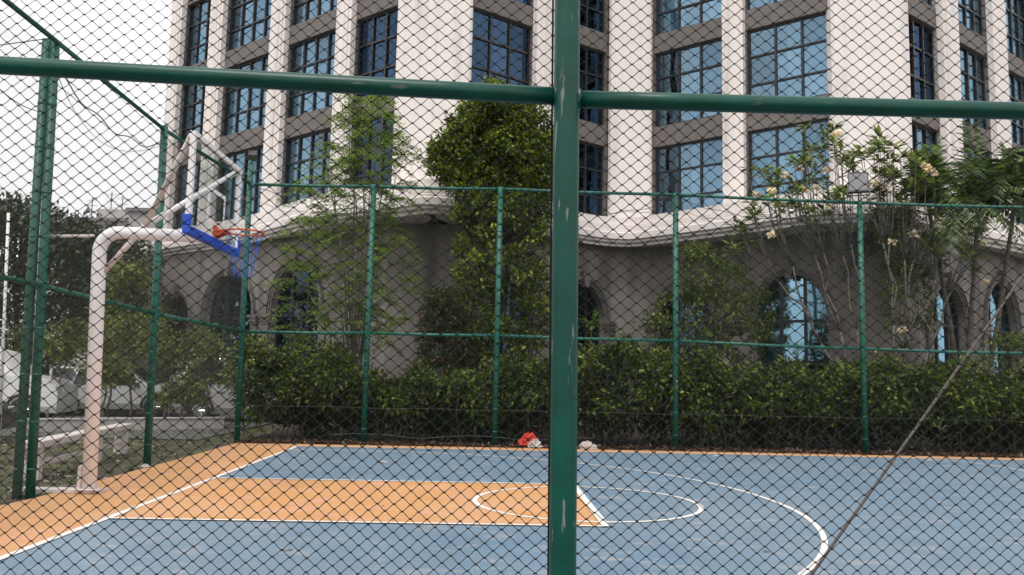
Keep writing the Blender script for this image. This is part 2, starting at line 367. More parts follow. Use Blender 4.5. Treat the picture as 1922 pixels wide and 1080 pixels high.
# far fence
ff = thing('court_fence', 'tall green pipe fence along the far side of the court in front of the hedge', 'fence', (4, FY, 0))
PX = [(415, 838, 437, 290), (682, 828, 690, 350), (928, 833, 935, 355), (1268, 841, 1272, 365), (1625, 856, 1620, 385)]
xs = []
for a in PX:
    x = onY(a[0], a[1], FY)[0]; xs.append(x)
xs[0] = -1.58
xs += [xs[-1]+4.1, xs[-1]+8.2]
TZ = [onY(435, 345, FY)[2], onY(690, 350, FY)[2], onY(935, 355, FY)[2], onY(1272, 366, FY)[2], onY(1620, 381, FY)[2], 0, 0]
TZ[5] = TZ[6] = TZ[4]
MZ = [onY(427, 622, FY)[2], onY(688, 625, FY)[2], onY(930, 630, FY)[2], onY(1270, 640, FY)[2], onY(1622, 655, FY)[2], 0, 0]; MZ[5] = MZ[6] = MZ[4]-.02
for i, x in enumerate(xs):
    b = MB(); h = TZ[i]+.04 if i else 6.25
    x2 = x+(.0 if i else -.04)
    b.tube([(x, FY, -.05), (x2, FY, h)], .062, 14)
    for k in range(int(h/.5)): b.tube([(x+(x2-x)*k*.5/h, FY, .3+k*.5), (x+(x2-x)*k*.5/h, FY, .325+k*.5)], .066, 10)   # wire ties
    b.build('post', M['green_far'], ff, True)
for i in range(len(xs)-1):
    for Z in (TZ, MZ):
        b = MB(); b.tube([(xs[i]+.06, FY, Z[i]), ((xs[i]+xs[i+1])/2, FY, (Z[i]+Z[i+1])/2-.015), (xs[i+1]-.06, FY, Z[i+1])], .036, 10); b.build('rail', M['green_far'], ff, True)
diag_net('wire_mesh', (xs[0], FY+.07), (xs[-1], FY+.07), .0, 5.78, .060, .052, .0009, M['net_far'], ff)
b = MB(); zt = onY(900, 770, FY)[2]
b.tube([(x, FY-.03, zt+.01*math.sin(x*3)) for x in np.arange(xs[0], xs[-1], .5)], .005, 5)
pts = [(x, FY-.05, .12+.09*abs(math.sin(x*1.3))) for x in np.arange(.5, 6.5, .25)]
b.tube(pts, .008, 5); b.build('tension_wire', M['net_far'], ff)
# loose wires strung along the top of the far fence
def sagwire(x0, z0, x1, z1, sag, y, r=.006, wob=.03):
    return [(x0+(x1-x0)*t, y+.03*math.sin(9*t), z0+(z1-z0)*t-sag*4*t*(1-t)+wob*math.sin(23*t+x0)) for t in np.linspace(0, 1, 26)]
b = MB()
for i in range(len(xs)-1):
    b.tube(sagwire(xs[i], TZ[i]-.05, xs[i+1], TZ[i+1]-.08, rnd.uniform(.25, .5), FY-.09), .007, 5)
    b.tube(sagwire(xs[i], TZ[i]-.35, xs[i+1], TZ[i+1]-.3, rnd.uniform(.1, .45), FY-.1), .005, 5)
tag(b.build('slack_wire', M['net']), 'dark slack wires sagging below the top rail of the far court fence', 'wire')

# left fence
LX = -1.72
lf = thing('court_fence', 'tall green pipe fence behind the basketball hoop with a doubled post', 'fence', (LX, 3, 0))
YL = [-7.4, -3.78, -.15, 3.28]
def leftz(px, py, x): return onX(px, py, x)
zt0, zt1 = leftz(98, 78, LX)[2], 5.56
TLZ = {-.15: zt0, 3.28: 5.56}
for y in YL:
    h = 5.75 if y != 3.28 else 5.62
    x0 = -1.60
    if y == -.15:
        for q0, q1 in (((32, 928), (88, 75)), ((57, 928), (104, 78))):
            g = gz(*q0); t_ = onY(*q1, g[1]); b = MB(); b.tube([g-[0, 0, .05], t_], .055, 14)
            for k in range(10):
                c_ = g+(t_-g)*(k+.5)/10; b.tube([c_, c_+(t_-g)*.005], .059, 10)
            b.build('post', M['green_far'], lf, True)
    else:
        b = MB(); b.tube([(x0, y, -.05), (LX+.02, y, h)], .06, 14)
        for k in range(11): b.tube([(x0+(LX+.02-x0)*k/11, y, .3+k*.5), (x0+(LX+.02-x0)*k/11, y, .325+k*.5)], .064, 10)
        b.build('post', M['green_far'], lf, True)
ptsT = [(-1.72, -7.4, 5.75), (-1.74, -.15, 5.66), (-1.70, 3.28, 5.56), (-1.60, FY-.06, TZ[0])]
ptsM = [(-1.65, -7.4, 2.56), (-1.68, -.15, 2.53), (-1.64, 3.28, 2.44), (-1.58, FY-.06, MZ[0])]
for P in (ptsT, ptsM):
    for a, c in zip(P[:-1], P[1:]):
        b = MB(); b.tube([a, c], .034, 10); b.build('rail', M['green_far'], lf, True)
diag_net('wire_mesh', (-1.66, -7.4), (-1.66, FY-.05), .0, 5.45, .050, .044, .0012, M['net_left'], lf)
b = MB()
w0 = onX(0, 150, -1.9)
for q in (((0, 85), (95, 72), 0), ((0, 168), (110, 210), .1)):
    a, c = onX(*q[0], -1.85), onX(*q[1], -1.8); b.tube([a+(c-a)*t-np.array([0, 0, q[2]*4*t*(1-t)]) for t in np.linspace(0, 1, 9)], .006, 5)
a, c = onX(100, 120, -1.8), onX(300, 275, -1.75)
b.tube([a+(c-a)*t-np.array([0, 0, .28*4*t*(1-t)-.04*math.sin(t*21)]) for t in np.linspace(0, 1, 24)], .009, 5)
b.tube([a+(c-a)*t-np.array([0, 0, .62*4*t*(1-t)*(1.2-t*.6)]) for t in np.linspace(0, 1, 24)], .005, 5)
tag(b.build('slack_wire', M['net']), 'loose dark wires hanging against the sky at the top of the left fence', 'wire')
# floodlight on the corner post and on the fifth post
def flood(name, label, base, yaw, tilt, s=1.):
    t = thing(name, label, 'floodlight', base)
    b = MB(); b.tube([base, base+np.array([0, 0, .14*s])], .018, 8); b.build('stem', M['lamp_body'], t, True)
    cy, sy, ct, st = math.cos(yaw), math.sin(yaw), math.cos(tilt), math.sin(tilt)
    ex = np.array([cy, sy, 0]); ey = np.array([-sy*ct, cy*ct, st]); ez = np.cross(ex, ey); o = base+np.array([0, 0, .32*s])
    b = MB(); w_, h_ = .17*s, .19*s
    b.box((-w_, -.05, -h_), (w_, .05, h_), (ex, ey, ez), o)
    for k in range(7): b.box((-w_*.9+k*w_*.3-.006, .05, -h_*.8), (-w_*.9+k*w_*.3+.006, .09, h_*.8), (ex, ey, ez), o)
    for sx in (-1, 1): b.box((sx*(w_+.012)-.008, -.02, -h_-.07), (sx*(w_+.012)+.008, .02, .02), (ex, ey, ez), o)
    b.box((-w_-.02, -.02, -h_-.085), (w_+.02, .02, -h_-.07), (ex, ey, ez), o)
    b.build('housing', M['lamp_body'], t)
    b = MB(); b.box((-w_*.88, -.056, -h_*.86), (w_*.88, -.052, h_*.86), (ex, ey, ez), o); b.build('lens', M['lamp_glass'], t)
flood('floodlight', 'square floodlight tilted down on the green post among the frangipani branches', np.array([xs[4]-.02, FY, TZ[4]+.05]), R(-24), R(-16), 1.3)
flood('floodlight', 'small dark floodlight on the corner post behind the backboard', np.array([xs[0]-.02, FY, 6.25]), R(20), R(70), .5)

# near fence, right before the camera
NY = -8.22
nf = thing('court_fence', 'green pipe fence and dark wire netting close to the camera', 'fence', (4, NY, 0))
pt, pb = onY(1065, 0, -8.268), onY(1056, 1080, -8.268)
dvec = (pt-pb)/(pt[2]-pb[2]); NYP = pt[1]
P0 = pb+dvec*(0-pb[2]); P1 = pb+dvec*(4.3-pb[2])
b = MB(); b.tube([P0+(P1-P0)*t for t in np.linspace(0, 1, 12)], .0335, 32); npost = b.build('post', M['green'], nf, True)
zj = None
def on_near(px, py): return onY(px, py, -8.26)
A0, A1 = on_near(0, 123), on_near(1042, 181); B0, B1 = on_near(1086, 187), on_near(1922, 209)
b = MB(); e = A0+(A0-A1)*1.9; b.tube([e+(A1-e)*t for t in np.linspace(0, 1, 14)], .0232, 24); b.build('rail', M['green_rail'], nf, True)
b = MB(); e = B1+(B1-B0)*2.2; b.tube([B0+(e-B0)*t for t in np.linspace(0, 1, 14)], .0232, 24); b.build('rail', M['green_rail'], nf, True)
# weld beads where the rails meet the post
for (c_, r_) in ((A1, .0255), (B0, .0265)):
    pts, rs = [], []
    for k in range(25):
        th = 2*math.pi*k/24; pts.append(c_+np.array([rnd.uniform(-.0015, .0015), math.cos(th)*r_*.95, math.sin(th)*r_])); rs.append(rnd.uniform(.0035, .006))
    b = MB(); b.tube(pts, rs, 6)
    b.build('weld_bead', M['green'], nf, True)
for x in (-1.6, .6, 7.4, 10.9):
    b = MB(); b.tube([(x, -8.26, -.05), (x, -8.26, 4.3)], .0345, 16); b.build('post', M['green'], nf, True)
for z in (4.28, .12):
    b = MB(); b.tube([(-1.6, -8.27, z), (10.9, -8.27, z)], .0232, 12); b.build('rail', M['green_rail'], nf, True)
# netting with knots, slightly slack
PWX, PHZ = .0430, .0345
def nodepos(i, j):
    x = 1.2+i*PWX/2; z = .35+j*PHZ/2
    sk = -.018*(x-4)                        # hangs a little out of true
    wx = .004*math.sin(x*2.1+z*1.3)+.003*math.sin(x*5.3-z*3.1); wz = .004*math.sin(x*1.7-z*2.2)
    y = -8.215+.012*math.sin(x*1.9+.5)*math.sin(z*1.4)
    return x+wx-.004*(z-1.5), y, z+sk+wz
NI, NJ = 250, 178
I, J = np.meshgrid(np.arange(NI), np.arange(NJ), indexing='ij')
xx = 1.2+I*PWX/2; zz = .35+J*PHZ/2
GX = xx+.004*np.sin(xx*2.1+zz*1.3)+.003*np.sin(xx*5.3-zz*3.1)-.004*(zz-1.5)+nr.normal(size=xx.shape)*.0005
GZ = zz-.018*(xx-4)+.004*np.sin(xx*1.7-zz*2.2)+nr.normal(size=xx.shape)*.0005
GY = -8.215+.012*np.sin(xx*1.9+.5)*np.sin(zz*1.4)
G = np.stack([GX, GY, GZ], -1); ok = (I+J) % 2 == 0
def strands(di, dj):
    a = ok[:-1, :].copy()
    i0 = I[ok]; j0 = J[ok]; s = (i0+di < NI) & (i0+di >= 0) & (j0+dj < NJ) & (j0+dj >= 0)
    return G[i0[s], j0[s]], G[i0[s]+di, j0[s]+dj]
VV, FF, off = [], [], 0
rw = .00098
for (di, dj) in ((1, 1), (-1, 1)):
    A_, B_ = strands(di, dj); k = len(A_); NS = 5; n3 = 4
    ts = np.linspace(0, 1, NS); P = A_[:, None]*(1-ts)[None, :, None]+B_[:, None]*ts[None, :, None]
    # strands leave the knots flatter, like twisted netting
    P[..., 2] += (-.0008*np.sin(ts*2*math.pi))[None, :]
    P[..., 1] += (.0014*np.sin(ts*math.pi)*(1 if di > 0 else -1))[None, :]
    t = unit(P[:, -1]-P[:, 0]); a = unit(np.cross(t, [0, 1., 0])); b_ = np.cross(t, a)
    ring = []
    for j in range(n3):
        th = 2*math.pi*j/n3; ring.append(P+rw*(math.cos(th)*a+math.sin(th)*b_)[:, None, :])
    V = np.stack(ring, 2).reshape(-1, 3); base = (np.arange(k)[:, None, None]*NS+np.arange(NS-1)[None, :, None])*n3
    q = np.stack([np.stack([base[..., 0]+j, base[..., 0]+(j+1) % n3, base[..., 0]+n3+(j+1) % n3, base[..., 0]+n3+j], -1) for j in range(n3)], 2).reshape(-1, 4)
    VV.append(V); FF.append(q+off); off += len(V)
# knots: small flattened octahedra
K = G[ok]; k = len(K); o8 = np.array([(1.35, 0, 0), (0, .8, 0), (-1.35, 0, 0), (0, -.8, 0), (0, 0, .75), (0, 0, -.75)])*.0037
V = (K[:, None]+o8[None]).reshape(-1, 3)
tri = np.array([(0, 1, 4), (1, 2, 4), (2, 3, 4), (3, 0, 4), (1, 0, 5), (2, 1, 5), (3, 2, 5), (0, 3, 5)])
npmesh('wire_mesh', np.concatenate(VV), np.concatenate(FF), M['net'], nf)
npmesh('mesh_knots', V, (np.arange(k)[:, None, None]*6+tri[None]).reshape(-1, 3), M['net'], nf)['kind'] = 'stuff'
diag_net('wire_mesh', (-1.6, -8.215), (1.2, -8.215), .12, 4.2, .043, .0345, .0014, M['net'], nf)
diag_net('wire_mesh', (6.6, -8.215), (10.9, -8.215), .12, 4.2, .043, .0345, .0014, M['net'], nf)
diag_net('wire_mesh', (1.2, -8.215), (6.6, -8.215), 3.44, 4.2, .043, .0345, .0014, M['net'], nf)
b = MB(); q0, q1 = onY(1038, 0, -8.2), onY(1029, 1080, -8.2); dz = (q0-q1)/(q0[2]-q1[2])
b.tube([q1+dz*(.1-q1[2]), q1+dz*(4.2-q1[2])], .003, 6); b.build('lacing_wire', M['net'], nf)
# slanting stay just inside the netting
s0, s1 = dep(1510, 1068, 2.35), dep(1915, 500, 3.25); d_ = (s1-s0)
lo = s0-d_*(s0[2]/d_[2]); hi = s0+d_*2.3
b = MB(); b.tube([lo+(hi-lo)*t+np.array([0, 0, -.05*4*t*(1-t)]) for t in np.linspace(0, 1, 14)], .0047, 8)
tag(b.build('guy_rod', M['wood'], None, True), 'thin brown guy rod slanting across the court behind the near netting', 'rod')

# ------------------------------------------------------------------ basketball hoop
BX, BZ, BH, BWd = .347, 3.184, 1.112, .9
hp = thing('basketball_hoop', 'white basketball hoop with bent pipe post, clear backboard and red rim at the left baseline', 'basketball hoop', (-1.05, .15, 0))
c0 = gz(167, 926); PYc = c0[1]
t1 = onY(187, 470, PYc); pc = onY(196, 436, PYc); a1 = onY(225, 436, PYc)
zA = onY(260, 438, PYc)[2]; px0 = t1[0]
b = MB(); path = [(c0[0], PYc, -.0), (px0, PYc, zA-.24)]
for t in np.linspace(0, 1, 9)[1:]:
    th = t*math.pi/2; path.append((px0+.24*(1-math.cos(th)), PYc, zA-.24+.24*math.sin(th)))
path += [(BX-.12, PYc-.02, zA-.03)]
b.tube(path, [.085]*2+[.083]*7+[.080, .078], 24); b.build('post', M['white_paint'], hp, True)
b = MB(); g = c0; b.box((g[0]-.95, g[1]-.04, 0), (g[0]+.14, g[1]+.16, .045)); b.box((g[0]-.17, g[1]+.02, .045), (g[0]-.12, g[1]+.10, .33)); 
b.box((g[0]-.12, g[1]-.12, .045), (g[0]+.16, g[1]-.04, .06)); b.build('base_plate', M['white_old'], hp, False, .006)
cy_ = .0
TL = np.array([BX-.03, -BWd+.02, BZ+BH-.02]); TR = np.array([BX-.03, BWd-.02, BZ+BH-.02])
j0 = onY(194, 512, PYc); j0 = np.array([px0+.07, PYc, onY(194, 512, PYc)[2]])
jm = np.array([px0+.55, PYc, zA+.10])
b = MB(); b.tube([j0, jm], [.032, .04], 12); b.build('brace', M['white_old'], hp, True)
b = MB(); b.tube([jm, TL], .034, 12); b.build('brace', M['white_old'], hp, True)
b = MB(); b.tube([jm, TR], .036, 12); b.build('brace', M['white_paint'], hp, True)
bk = onX(88, 444, -1.74); b = MB(); b.tube([bk, (px0-.08, PYc, zA-.05)], .020, 8); b.build('back_stay', M['white_old'], hp, True)
b = MB(); b.box((BX-.012, -BWd, BZ), (BX+.012, BWd, BZ+BH)); bd = b.build('backboard', M['board'], hp)
b = MB(); fw = .032
for y in (-BWd, BWd): b.box((BX-.03, y-fw, BZ-.02), (BX+.03, y+fw*.2 if y > 0 else y+fw*1.2, BZ+BH+.02))
b.box((BX-.032, -BWd, BZ+BH-.03), (BX+.032, BWd, BZ+BH+.025)); b.box((BX-.032, -BWd, BZ-.03), (BX+.032, BWd, BZ+.02)); b.build('frame', M['white_paint'], bd, False, .004)
b = MB(); sx, sz0, sz1 = BX+.014, BZ+.18, BZ+.62
for y in (-.3, .3): b.box((sx, y-.025, sz0), (sx+.004, y+.025, sz1))
b.box((sx+.001, -.3, sz1-.05), (sx+.005, .3, sz1)); b.box((sx+.001, -.3, sz0), (sx+.005, .3, sz0+.05)); b.build('target_square', M['white_paint'], bd)
b = MB(); b.box((BX-.045, -BWd-.06, BZ-.09), (BX+.05, BWd+.06, BZ+.01))
for y in (-BWd-.06, BWd+.01): b.box((BX-.045, y-.005, BZ+.01), (BX+.05, y+.05, BZ+.14))
b.build('padding', M['blue_pad'], hp, False, .012)
RZ = BZ+.10; rc_ = np.array([BX+.15+.235, 0, RZ])
b = MB(); b.tube([rc_+np.array([.235*math.cos(t), .235*math.sin(t), 0]) for t in np.linspace(0, 2*math.pi, 41)], .011, 10); rim = b.build('rim', M['rim'], hp, True)
b = MB(); b.box((BX+.014, -.09, RZ-.09), (BX+.03, .09, RZ+.07)); b.box((BX+.03, -.085, RZ-.012), (BX+.19, .085, RZ+.012))
for s_ in (-1, 1):
    b.prism([(0, -.08), (.16, -.01), (.16, .01), (0, .03)], (BX+.03, s_*.075, RZ), (1, 0, 0), (0, 1, 0), (0, 0, 1), -.006, .006)
    b.tube([(BX+.03, s_*.08, RZ), rc_+np.array([-.08, s_*.22, 0])], .009, 8)
b.build('rim_bracket', M['rim'], rim, False, .003)
b = MB()
for k in range(11):
    for s_ in (-1, 1):
        pts = []
        for i in range(9):
            t = i/8; th = 2*math.pi*(k+s_*t*2)/11; rr = .235-.13*t**.7+.008*math.sin(k*2.1+i); pts.append(rc_+np.array([rr*math.cos(th), rr*math.sin(th), -.02-.55*t-.02*math.sin(k)]))
        b.tube(pts, .0032, 4)
b.build('hoop_net', M['netblue'], hp)

# ------------------------------------------------------------------ the white hotel block with its folded front
bl = thing('hotel_building', 'large pale building with folded front, blue windows and arched grey ground floor behind the hedge', 'building', (6, 16, 0))
A0_, L1_, L2_, M1_, M2_, R1_, R2_ = [np.array(q) for q in ((-9.52, 22.73), (.86, 14.14), (3.12, 14.07), (7.97, 17.50), (9.45, 17.45), (14.20, 13.45), (16.53, 13.37))]
dB = (M1_-L2_)/np.linalg.norm(M1_-L2_); E_ = R2_+dB*14.; BACK = [(E_[0]-6, E_[1]+22), (A0_[0]+10, A0_[1]+22)]
HT = 24.4
def fr(A, B):
    A = np.array(A, float); B = np.array(B, float); e = (B-A)/np.linalg.norm(B-A); n = np.array([e[1], -e[0]])
    return A, e, n, np.linalg.norm(B-A)          # n points outwards (to the court)
FLO = [(7.0, 9.65), (10.37, 13.08), (13.75, 16.45), (17.1, 19.8)]
Z0 = 6.3
# (wall, bays, piers): s ranges measured along each fold
WALLS = [
 (A0_, L1_, [(.79, 2.91, 3), (3.80, 6.91, 4), (7.79, 10.59, 4), (11.36, 13.40, 3)], [(-.05, .79), (2.91, 3.80), (6.91, 7.79), (10.59, 11.36)]),
 (L2_, M1_, [(.06, 2.50, 3), (3.42, 5.86, 3)], [(2.52, 3.40)]),
 (M2_, R1_, [(.06, 2.68, 3), (3.46, 6.16, 3)], [(2.70, 3.42)]),
 (R2_, E_, [(.12, 2.13, 3), (3.24, 5.84, 4), (6.98, 9.6, 4), (10.6, 13.2, 4)], [(2.13, 3.24), (5.84, 6.98), (9.6, 10.6), (13.2, 14.05)])]
REC = .10     # grey wall face set back from the pier face
wall = MB()
def P3(fr_, s, d, z):
    A, e, n, L = fr_; q = A+e*s+n*d; return (q[0], q[1], z)
wins = []
for (A, B, bays, piers) in WALLS:
    f_ = fr(A, B); L = f_[3]
    # spandrel wall with window openings, built in columns
    s = 0.
    def solid(s0, s1, z0, z1):
        if s1-s0 > 1e-3: wall.quad(P3(f_, s0, -REC, z0), P3(f_, s1, -REC, z0), P3(f_, s1, -REC, z1), P3(f_, s0, -REC, z1))
    for (b0, b1, nc) in bays:
        solid(s, b0, Z0, HT); s = b1; z = Z0
        for (w0, w1) in FLO:
            solid(b0, b1, z, w0); z = w1
            q = lambda ss, dd, zz: P3(f_, ss, dd, zz)
            wall.quad(q(b0, -REC, w0), q(b0, -.62, w0), q(b0, -.62, w1), q(b0, -REC, w1)); wall.quad(q(b1, -.62, w0), q(b1, -REC, w0), q(b1, -REC, w1), q(b1, -.62, w1))
            wall.quad(q(b0, -.62, w1), q(b1, -.62, w1), q(b1, -REC, w1), q(b0, -REC, w1)); wall.quad(q(b0, -REC, w0), q(b1, -REC, w0), q(b1, -.62, w0), q(b0, -.62, w0))
            wins.append((f_, b0, b1, w0, w1, nc))
        solid(b0, b1, z, HT)
    solid(s, L, Z0, HT)
# blank corner returns behind the corner piers, sides, back and roof
for A, B in ((L1_, L2_), (M1_, M2_), (R1_, R2_)):
    f_ = fr(A, B); wall.quad(P3(f_, 0, -REC, Z0), P3(f_, f_[3], -REC, Z0), P3(f_, f_[3], -REC, HT), P3(f_, 0, -REC, HT))
bk_ = [tuple(E_)]+BACK+[tuple(A0_)]
for a, c in zip(bk_[:-1], bk_[1:]): wall.quad((*a, 0), (*c, 0), (*c, HT), (*a, HT))
poly = [A0_, L1_, L2_, M1_, M2_, R1_, R2_, E_]+[np.array(q) for q in BACK]
wall.add([(q[0], q[1], HT) for q in poly], [tuple(range(len(poly)))])
wall.build('wall', M['stone'], bl)
# pale piers
def pier(f_, s0, s1, z0=Z0+.3, front=.16):
    b = MB(); ex, ey, ez = (*f_[1], 0), (*f_[2], 0), (0, 0, 1); o = (*f_[0], 0)
    b.box((s0, -.6, z0), (s1, front-.05, HT+.3), (ex, ey, ez), o)
    w_ = s1-s0; m_ = min(.12, w_*.16)
    b.box((s0+m_, front-.05, z0), (s1-m_, front, HT+.3), (ex, ey, ez), o)
    if w_ > .6 and w_ < 1.3: b.box((s0+m_*2.3, front, z0), (s1-m_*2.3, front+.03, HT+.3), (ex, ey, ez), o)
    return b.build('pier', M['pale'], bl)
for (A, B, bays, piers) in WALLS:
    f_ = fr(A, B)
    for s0, s1 in piers: pier(f_, s0, s1)
def cornerpier(A, B, tA, tB, name='pier'):
    """flat pier across a fold: the outline runs between the two walls it joins"""
    f_ = fr(A, B); b = MB(); L = f_[3]; z0, z1 = Z0+.3, HT+.3
    pts = [(0-.03, -.30), (-.03, .05), (.04, .13), (.16, .16), (L-.16, .16), (L-.04, .13), (L+.03, .05), (L+.03, -.30)]
    V = [P3(f_, s, d, z) for z in (z0, z1) for s, d in pts]; k = len(pts)
    b.add(V, [(i, (i+1) % k, (i+1) % k+k, i+k) for i in range(k)]+[tuple(range(k, 2*k))]); return b.build(name, M['pale'], bl)
for A, B in ((L1_, L2_), (M1_, M2_), (R1_, R2_)): cornerpier(A, B, 0, 0)
# windows
def make_window(f_, b0, b1, w0, w1, nc, idx):
    ex, ey, ez = (*f_[1], 0), (*f_[2], 0), (0, 0, 1); o = np.array((*f_[0], 0)); ax = (ex, ey, ez)
    dark = rnd.random() < .10 or (nc == 3 and (b0 > 11 or (b0 < .1 and f_[1][1] > 0 and f_[0][0] < 5) or (b0 > 3.4 and b0 < 3.43)))
    b = MB(); t = .07; y0, y1 = -.30, -.22
    b.box((b0, y0, w0), (b0+t, y1, w1), ax, o); b.box((b1-t, y0, w0), (b1, y1, w1), ax, o)
    b.box((b0+t, y0, w0), (b1-t, y1, w0+t), ax, o); b.box((b0+t, y0, w1-t), (b1-t, y1, w1), ax, o)
    cols = np.linspace(b0+t, b1-t, nc+1); rows = [w0+t, w0+.30*(w1-w0), w0+.66*(w1-w0), w1-t]
    for c in cols[1:-1]: b.box((c-.032, y0+.005, w0+t), (c+.032, y1+.02, w1-t), ax, o)
    for r_ in rows[1:-1]: b.box((b0+t, y0+.01, r_-.03), (b1-t, y1+.012, r_+.03), ax, o)
    fo = b.build('window', M['frame'], bl)
    g = MB(); yg = -.265
    for i in range(nc):
        for j in range(3):
            tw = rnd.uniform(-.006, .006)
            a_ = [(cols[i], yg+tw, rows[j]), (cols[i+1], yg-tw, rows[j]), (cols[i+1], yg-tw, rows[j+1]), (cols[i], yg+tw, rows[j+1])]
            g.add([o+np.array(ex)*p[0]+np.array(ey)*p[1]+np.array(ez)*p[2] for p in a_], [(0, 1, 2, 3)])
    g.build('pane', M['pane_dark'] if dark else M['pane'], fo)
    # room behind
    r = MB(); Y = -1.5
    c8 = lambda s, y, z: P3(f_, s, y, z)
    r.quad(c8(b0, Y, w0), c8(b1, Y, w0), c8(b1, Y, w1), c8(b0, Y, w1)); r.quad(c8(b0, -.63, w0), c8(b0, Y, w0), c8(b0, Y, w1), c8(b0, -.63, w1))
    r.quad(c8(b1, Y, w0), c8(b1, -.63, w0), c8(b1, -.63, w1), c8(b1, Y, w1)); r.quad(c8(b0, Y, w1), c8(b1, Y, w1), c8(b1, -.63, w1), c8(b0, -.63, w1)); r.quad(c8(b0, -.63, w0), c8(b1, -.63, w0), c8(b1, Y, w0), c8(b0, Y, w0))
    r.build('interior', M['interior'], fo)
    W = b1-b0; spans = []
    k = rnd.random()
    if dark: spans = [(b0+.1, b0+.1+W*.16)]
    elif k < .45: spans = [(b0+.1, b0+W*rnd.uniform(.3, .48)), (b1-W*rnd.uniform(.25, .4), b1-.1)]
    elif k < .8: spans = [(b0+.1, b1-.1)]
    else: spans = [(b0+W*.45, b1-.1)]
    for s0, s1 in spans:
        c = MB(); n_ = max(6, int((s1-s0)/.045)); ph = rnd.random()*6
        top = [P3(f_, s0+(s1-s0)*i/n_, -.55+.045*math.sin(i*1.35+ph)+.02*math.sin(i*.41+ph), w1-.05) for i in range(n_+1)]
        bot = [(p[0], p[1], w0+.05) for p in top]
        c.add(top+bot, [(i, i+1, n_+2+i, n_+1+i) for i in range(n_)]); c.build('curtain', M['curtain'] if rnd.random() < .6 else M['curtain_blue'], fo)
for i, w_ in enumerate(wins): make_window(*w_, i)

# ground floor: same folds a little further out, arches cut through
OUT = .12
low = MB()
LOWW = [
 (A0_, L1_, -2.6, None, [(.73, 3.02, 4.6), (3.70, 7.05, 5.25), (7.70, 10.7, 5.35)]),
 (L1_, L2_, 0, None, []),
 (L2_, M1_, 0, None, [(.55, 2.7, 4.75), (3.55, 5.85, 4.9)]),
 (M1_, M2_, 0, None, []),
 (M2_, R1_, 0, None, [(.10, 2.52, 4.9), (3.55, 6.2, 5.05)]),
 (R1_, R2_, 0, None, []),
 (R2_, E_, 0, None, [(.45, 3.05, 4.85), (4.1, 6.85, 5.25), (8.0, 10.6, 5.1)])]
SP = 3.45; LB = .5; LTOP = 6.6
def lowfr(A, B):
    A, e, n, L = fr(A, B); return A+n*OUT, e, n, L
arches = []
for (A, B, sS, _, ar) in LOWW:
    f_ = lowfr(A, B); L = f_[3]; s = sS; wi = [k for k, t_ in enumerate(LOWW) if t_[0] is A][0]
    def miter(g0, g1):            # where two offset wall lines meet, measured along g0 and g1
        a, e, _, _ = g0; c, h, _, _ = g1; M_ = np.array([[e[0], -h[0]], [e[1], -h[1]]]); return np.linalg.solve(M_, c-a)
    if wi > 0: s = miter(lowfr(*LOWW[wi-1][:2]), f_)[1]
    if wi < len(LOWW)-1: L = miter(f_, lowfr(*LOWW[wi+1][:2]))[0]
    q = lambda ss, dd, zz: P3(f_, ss, dd, zz)
    for (a0, a1, zt) in ar+[(L, L, 0)]:
        low.quad(q(s, 0, -.1), q(a0, 0, -.1), q(a0, 0, LTOP), q(s, 0, LTOP)); s = a1
        if zt:
            mo = .22; i0, i1 = a0+mo, a1-mo; izt = zt-mo; K_ = 18; cx = (i0+i1)/2; rx = (i1-i0)/2; rz = izt-SP
            low.quad(q(a0, 0, -.1), q(i0, 0, -.1), q(i0, 0, LTOP), q(a0, 0, LTOP)); low.quad(q(i1, 0, -.1), q(a1, 0, -.1), q(a1, 0, LTOP), q(i1, 0, LTOP))
            low.quad(q(i0, 0, -.1), q(i1, 0, -.1), q(i1, 0, LB), q(i0, 0, LB))
            cv = [(cx-rx*math.cos(math.pi*k/K_), SP+rz*math.sin(math.pi*k/K_)) for k in range(K_+1)]
            for (x0, z0), (x1, z1) in zip(cv[:-1], cv[1:]):
                low.quad(q(x0, 0, z0), q(x1, 0, z1), q(x1, 0, LTOP), q(x0, 0, LTOP)); low.quad(q(x0, 0, z0), q(x0, -.34, z0), q(x1, -.34, z1), q(x1, 0, z1))
            low.quad(q(i0, 0, LB), q(i0, -.34, LB), q(i0, -.34, SP), q(i0, 0, SP)); low.quad(q(i1, -.34, LB), q(i1, 0, LB), q(i1, 0, SP), q(i1, -.34, SP))
            low.quad(q(i0, 0, LB), q(i1, 0, LB), q(i1, -.34, LB), q(i0, -.34, LB))
            arches.append((f_, a0, a1, zt, i0, i1, izt, cv))
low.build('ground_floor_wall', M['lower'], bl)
def ellpts(cx, rx, rz, z0, K_=22): return [(cx-rx*math.cos(math.pi*k/K_), z0+rz*math.sin(math.pi*k/K_)) for k in range(K_+1)]
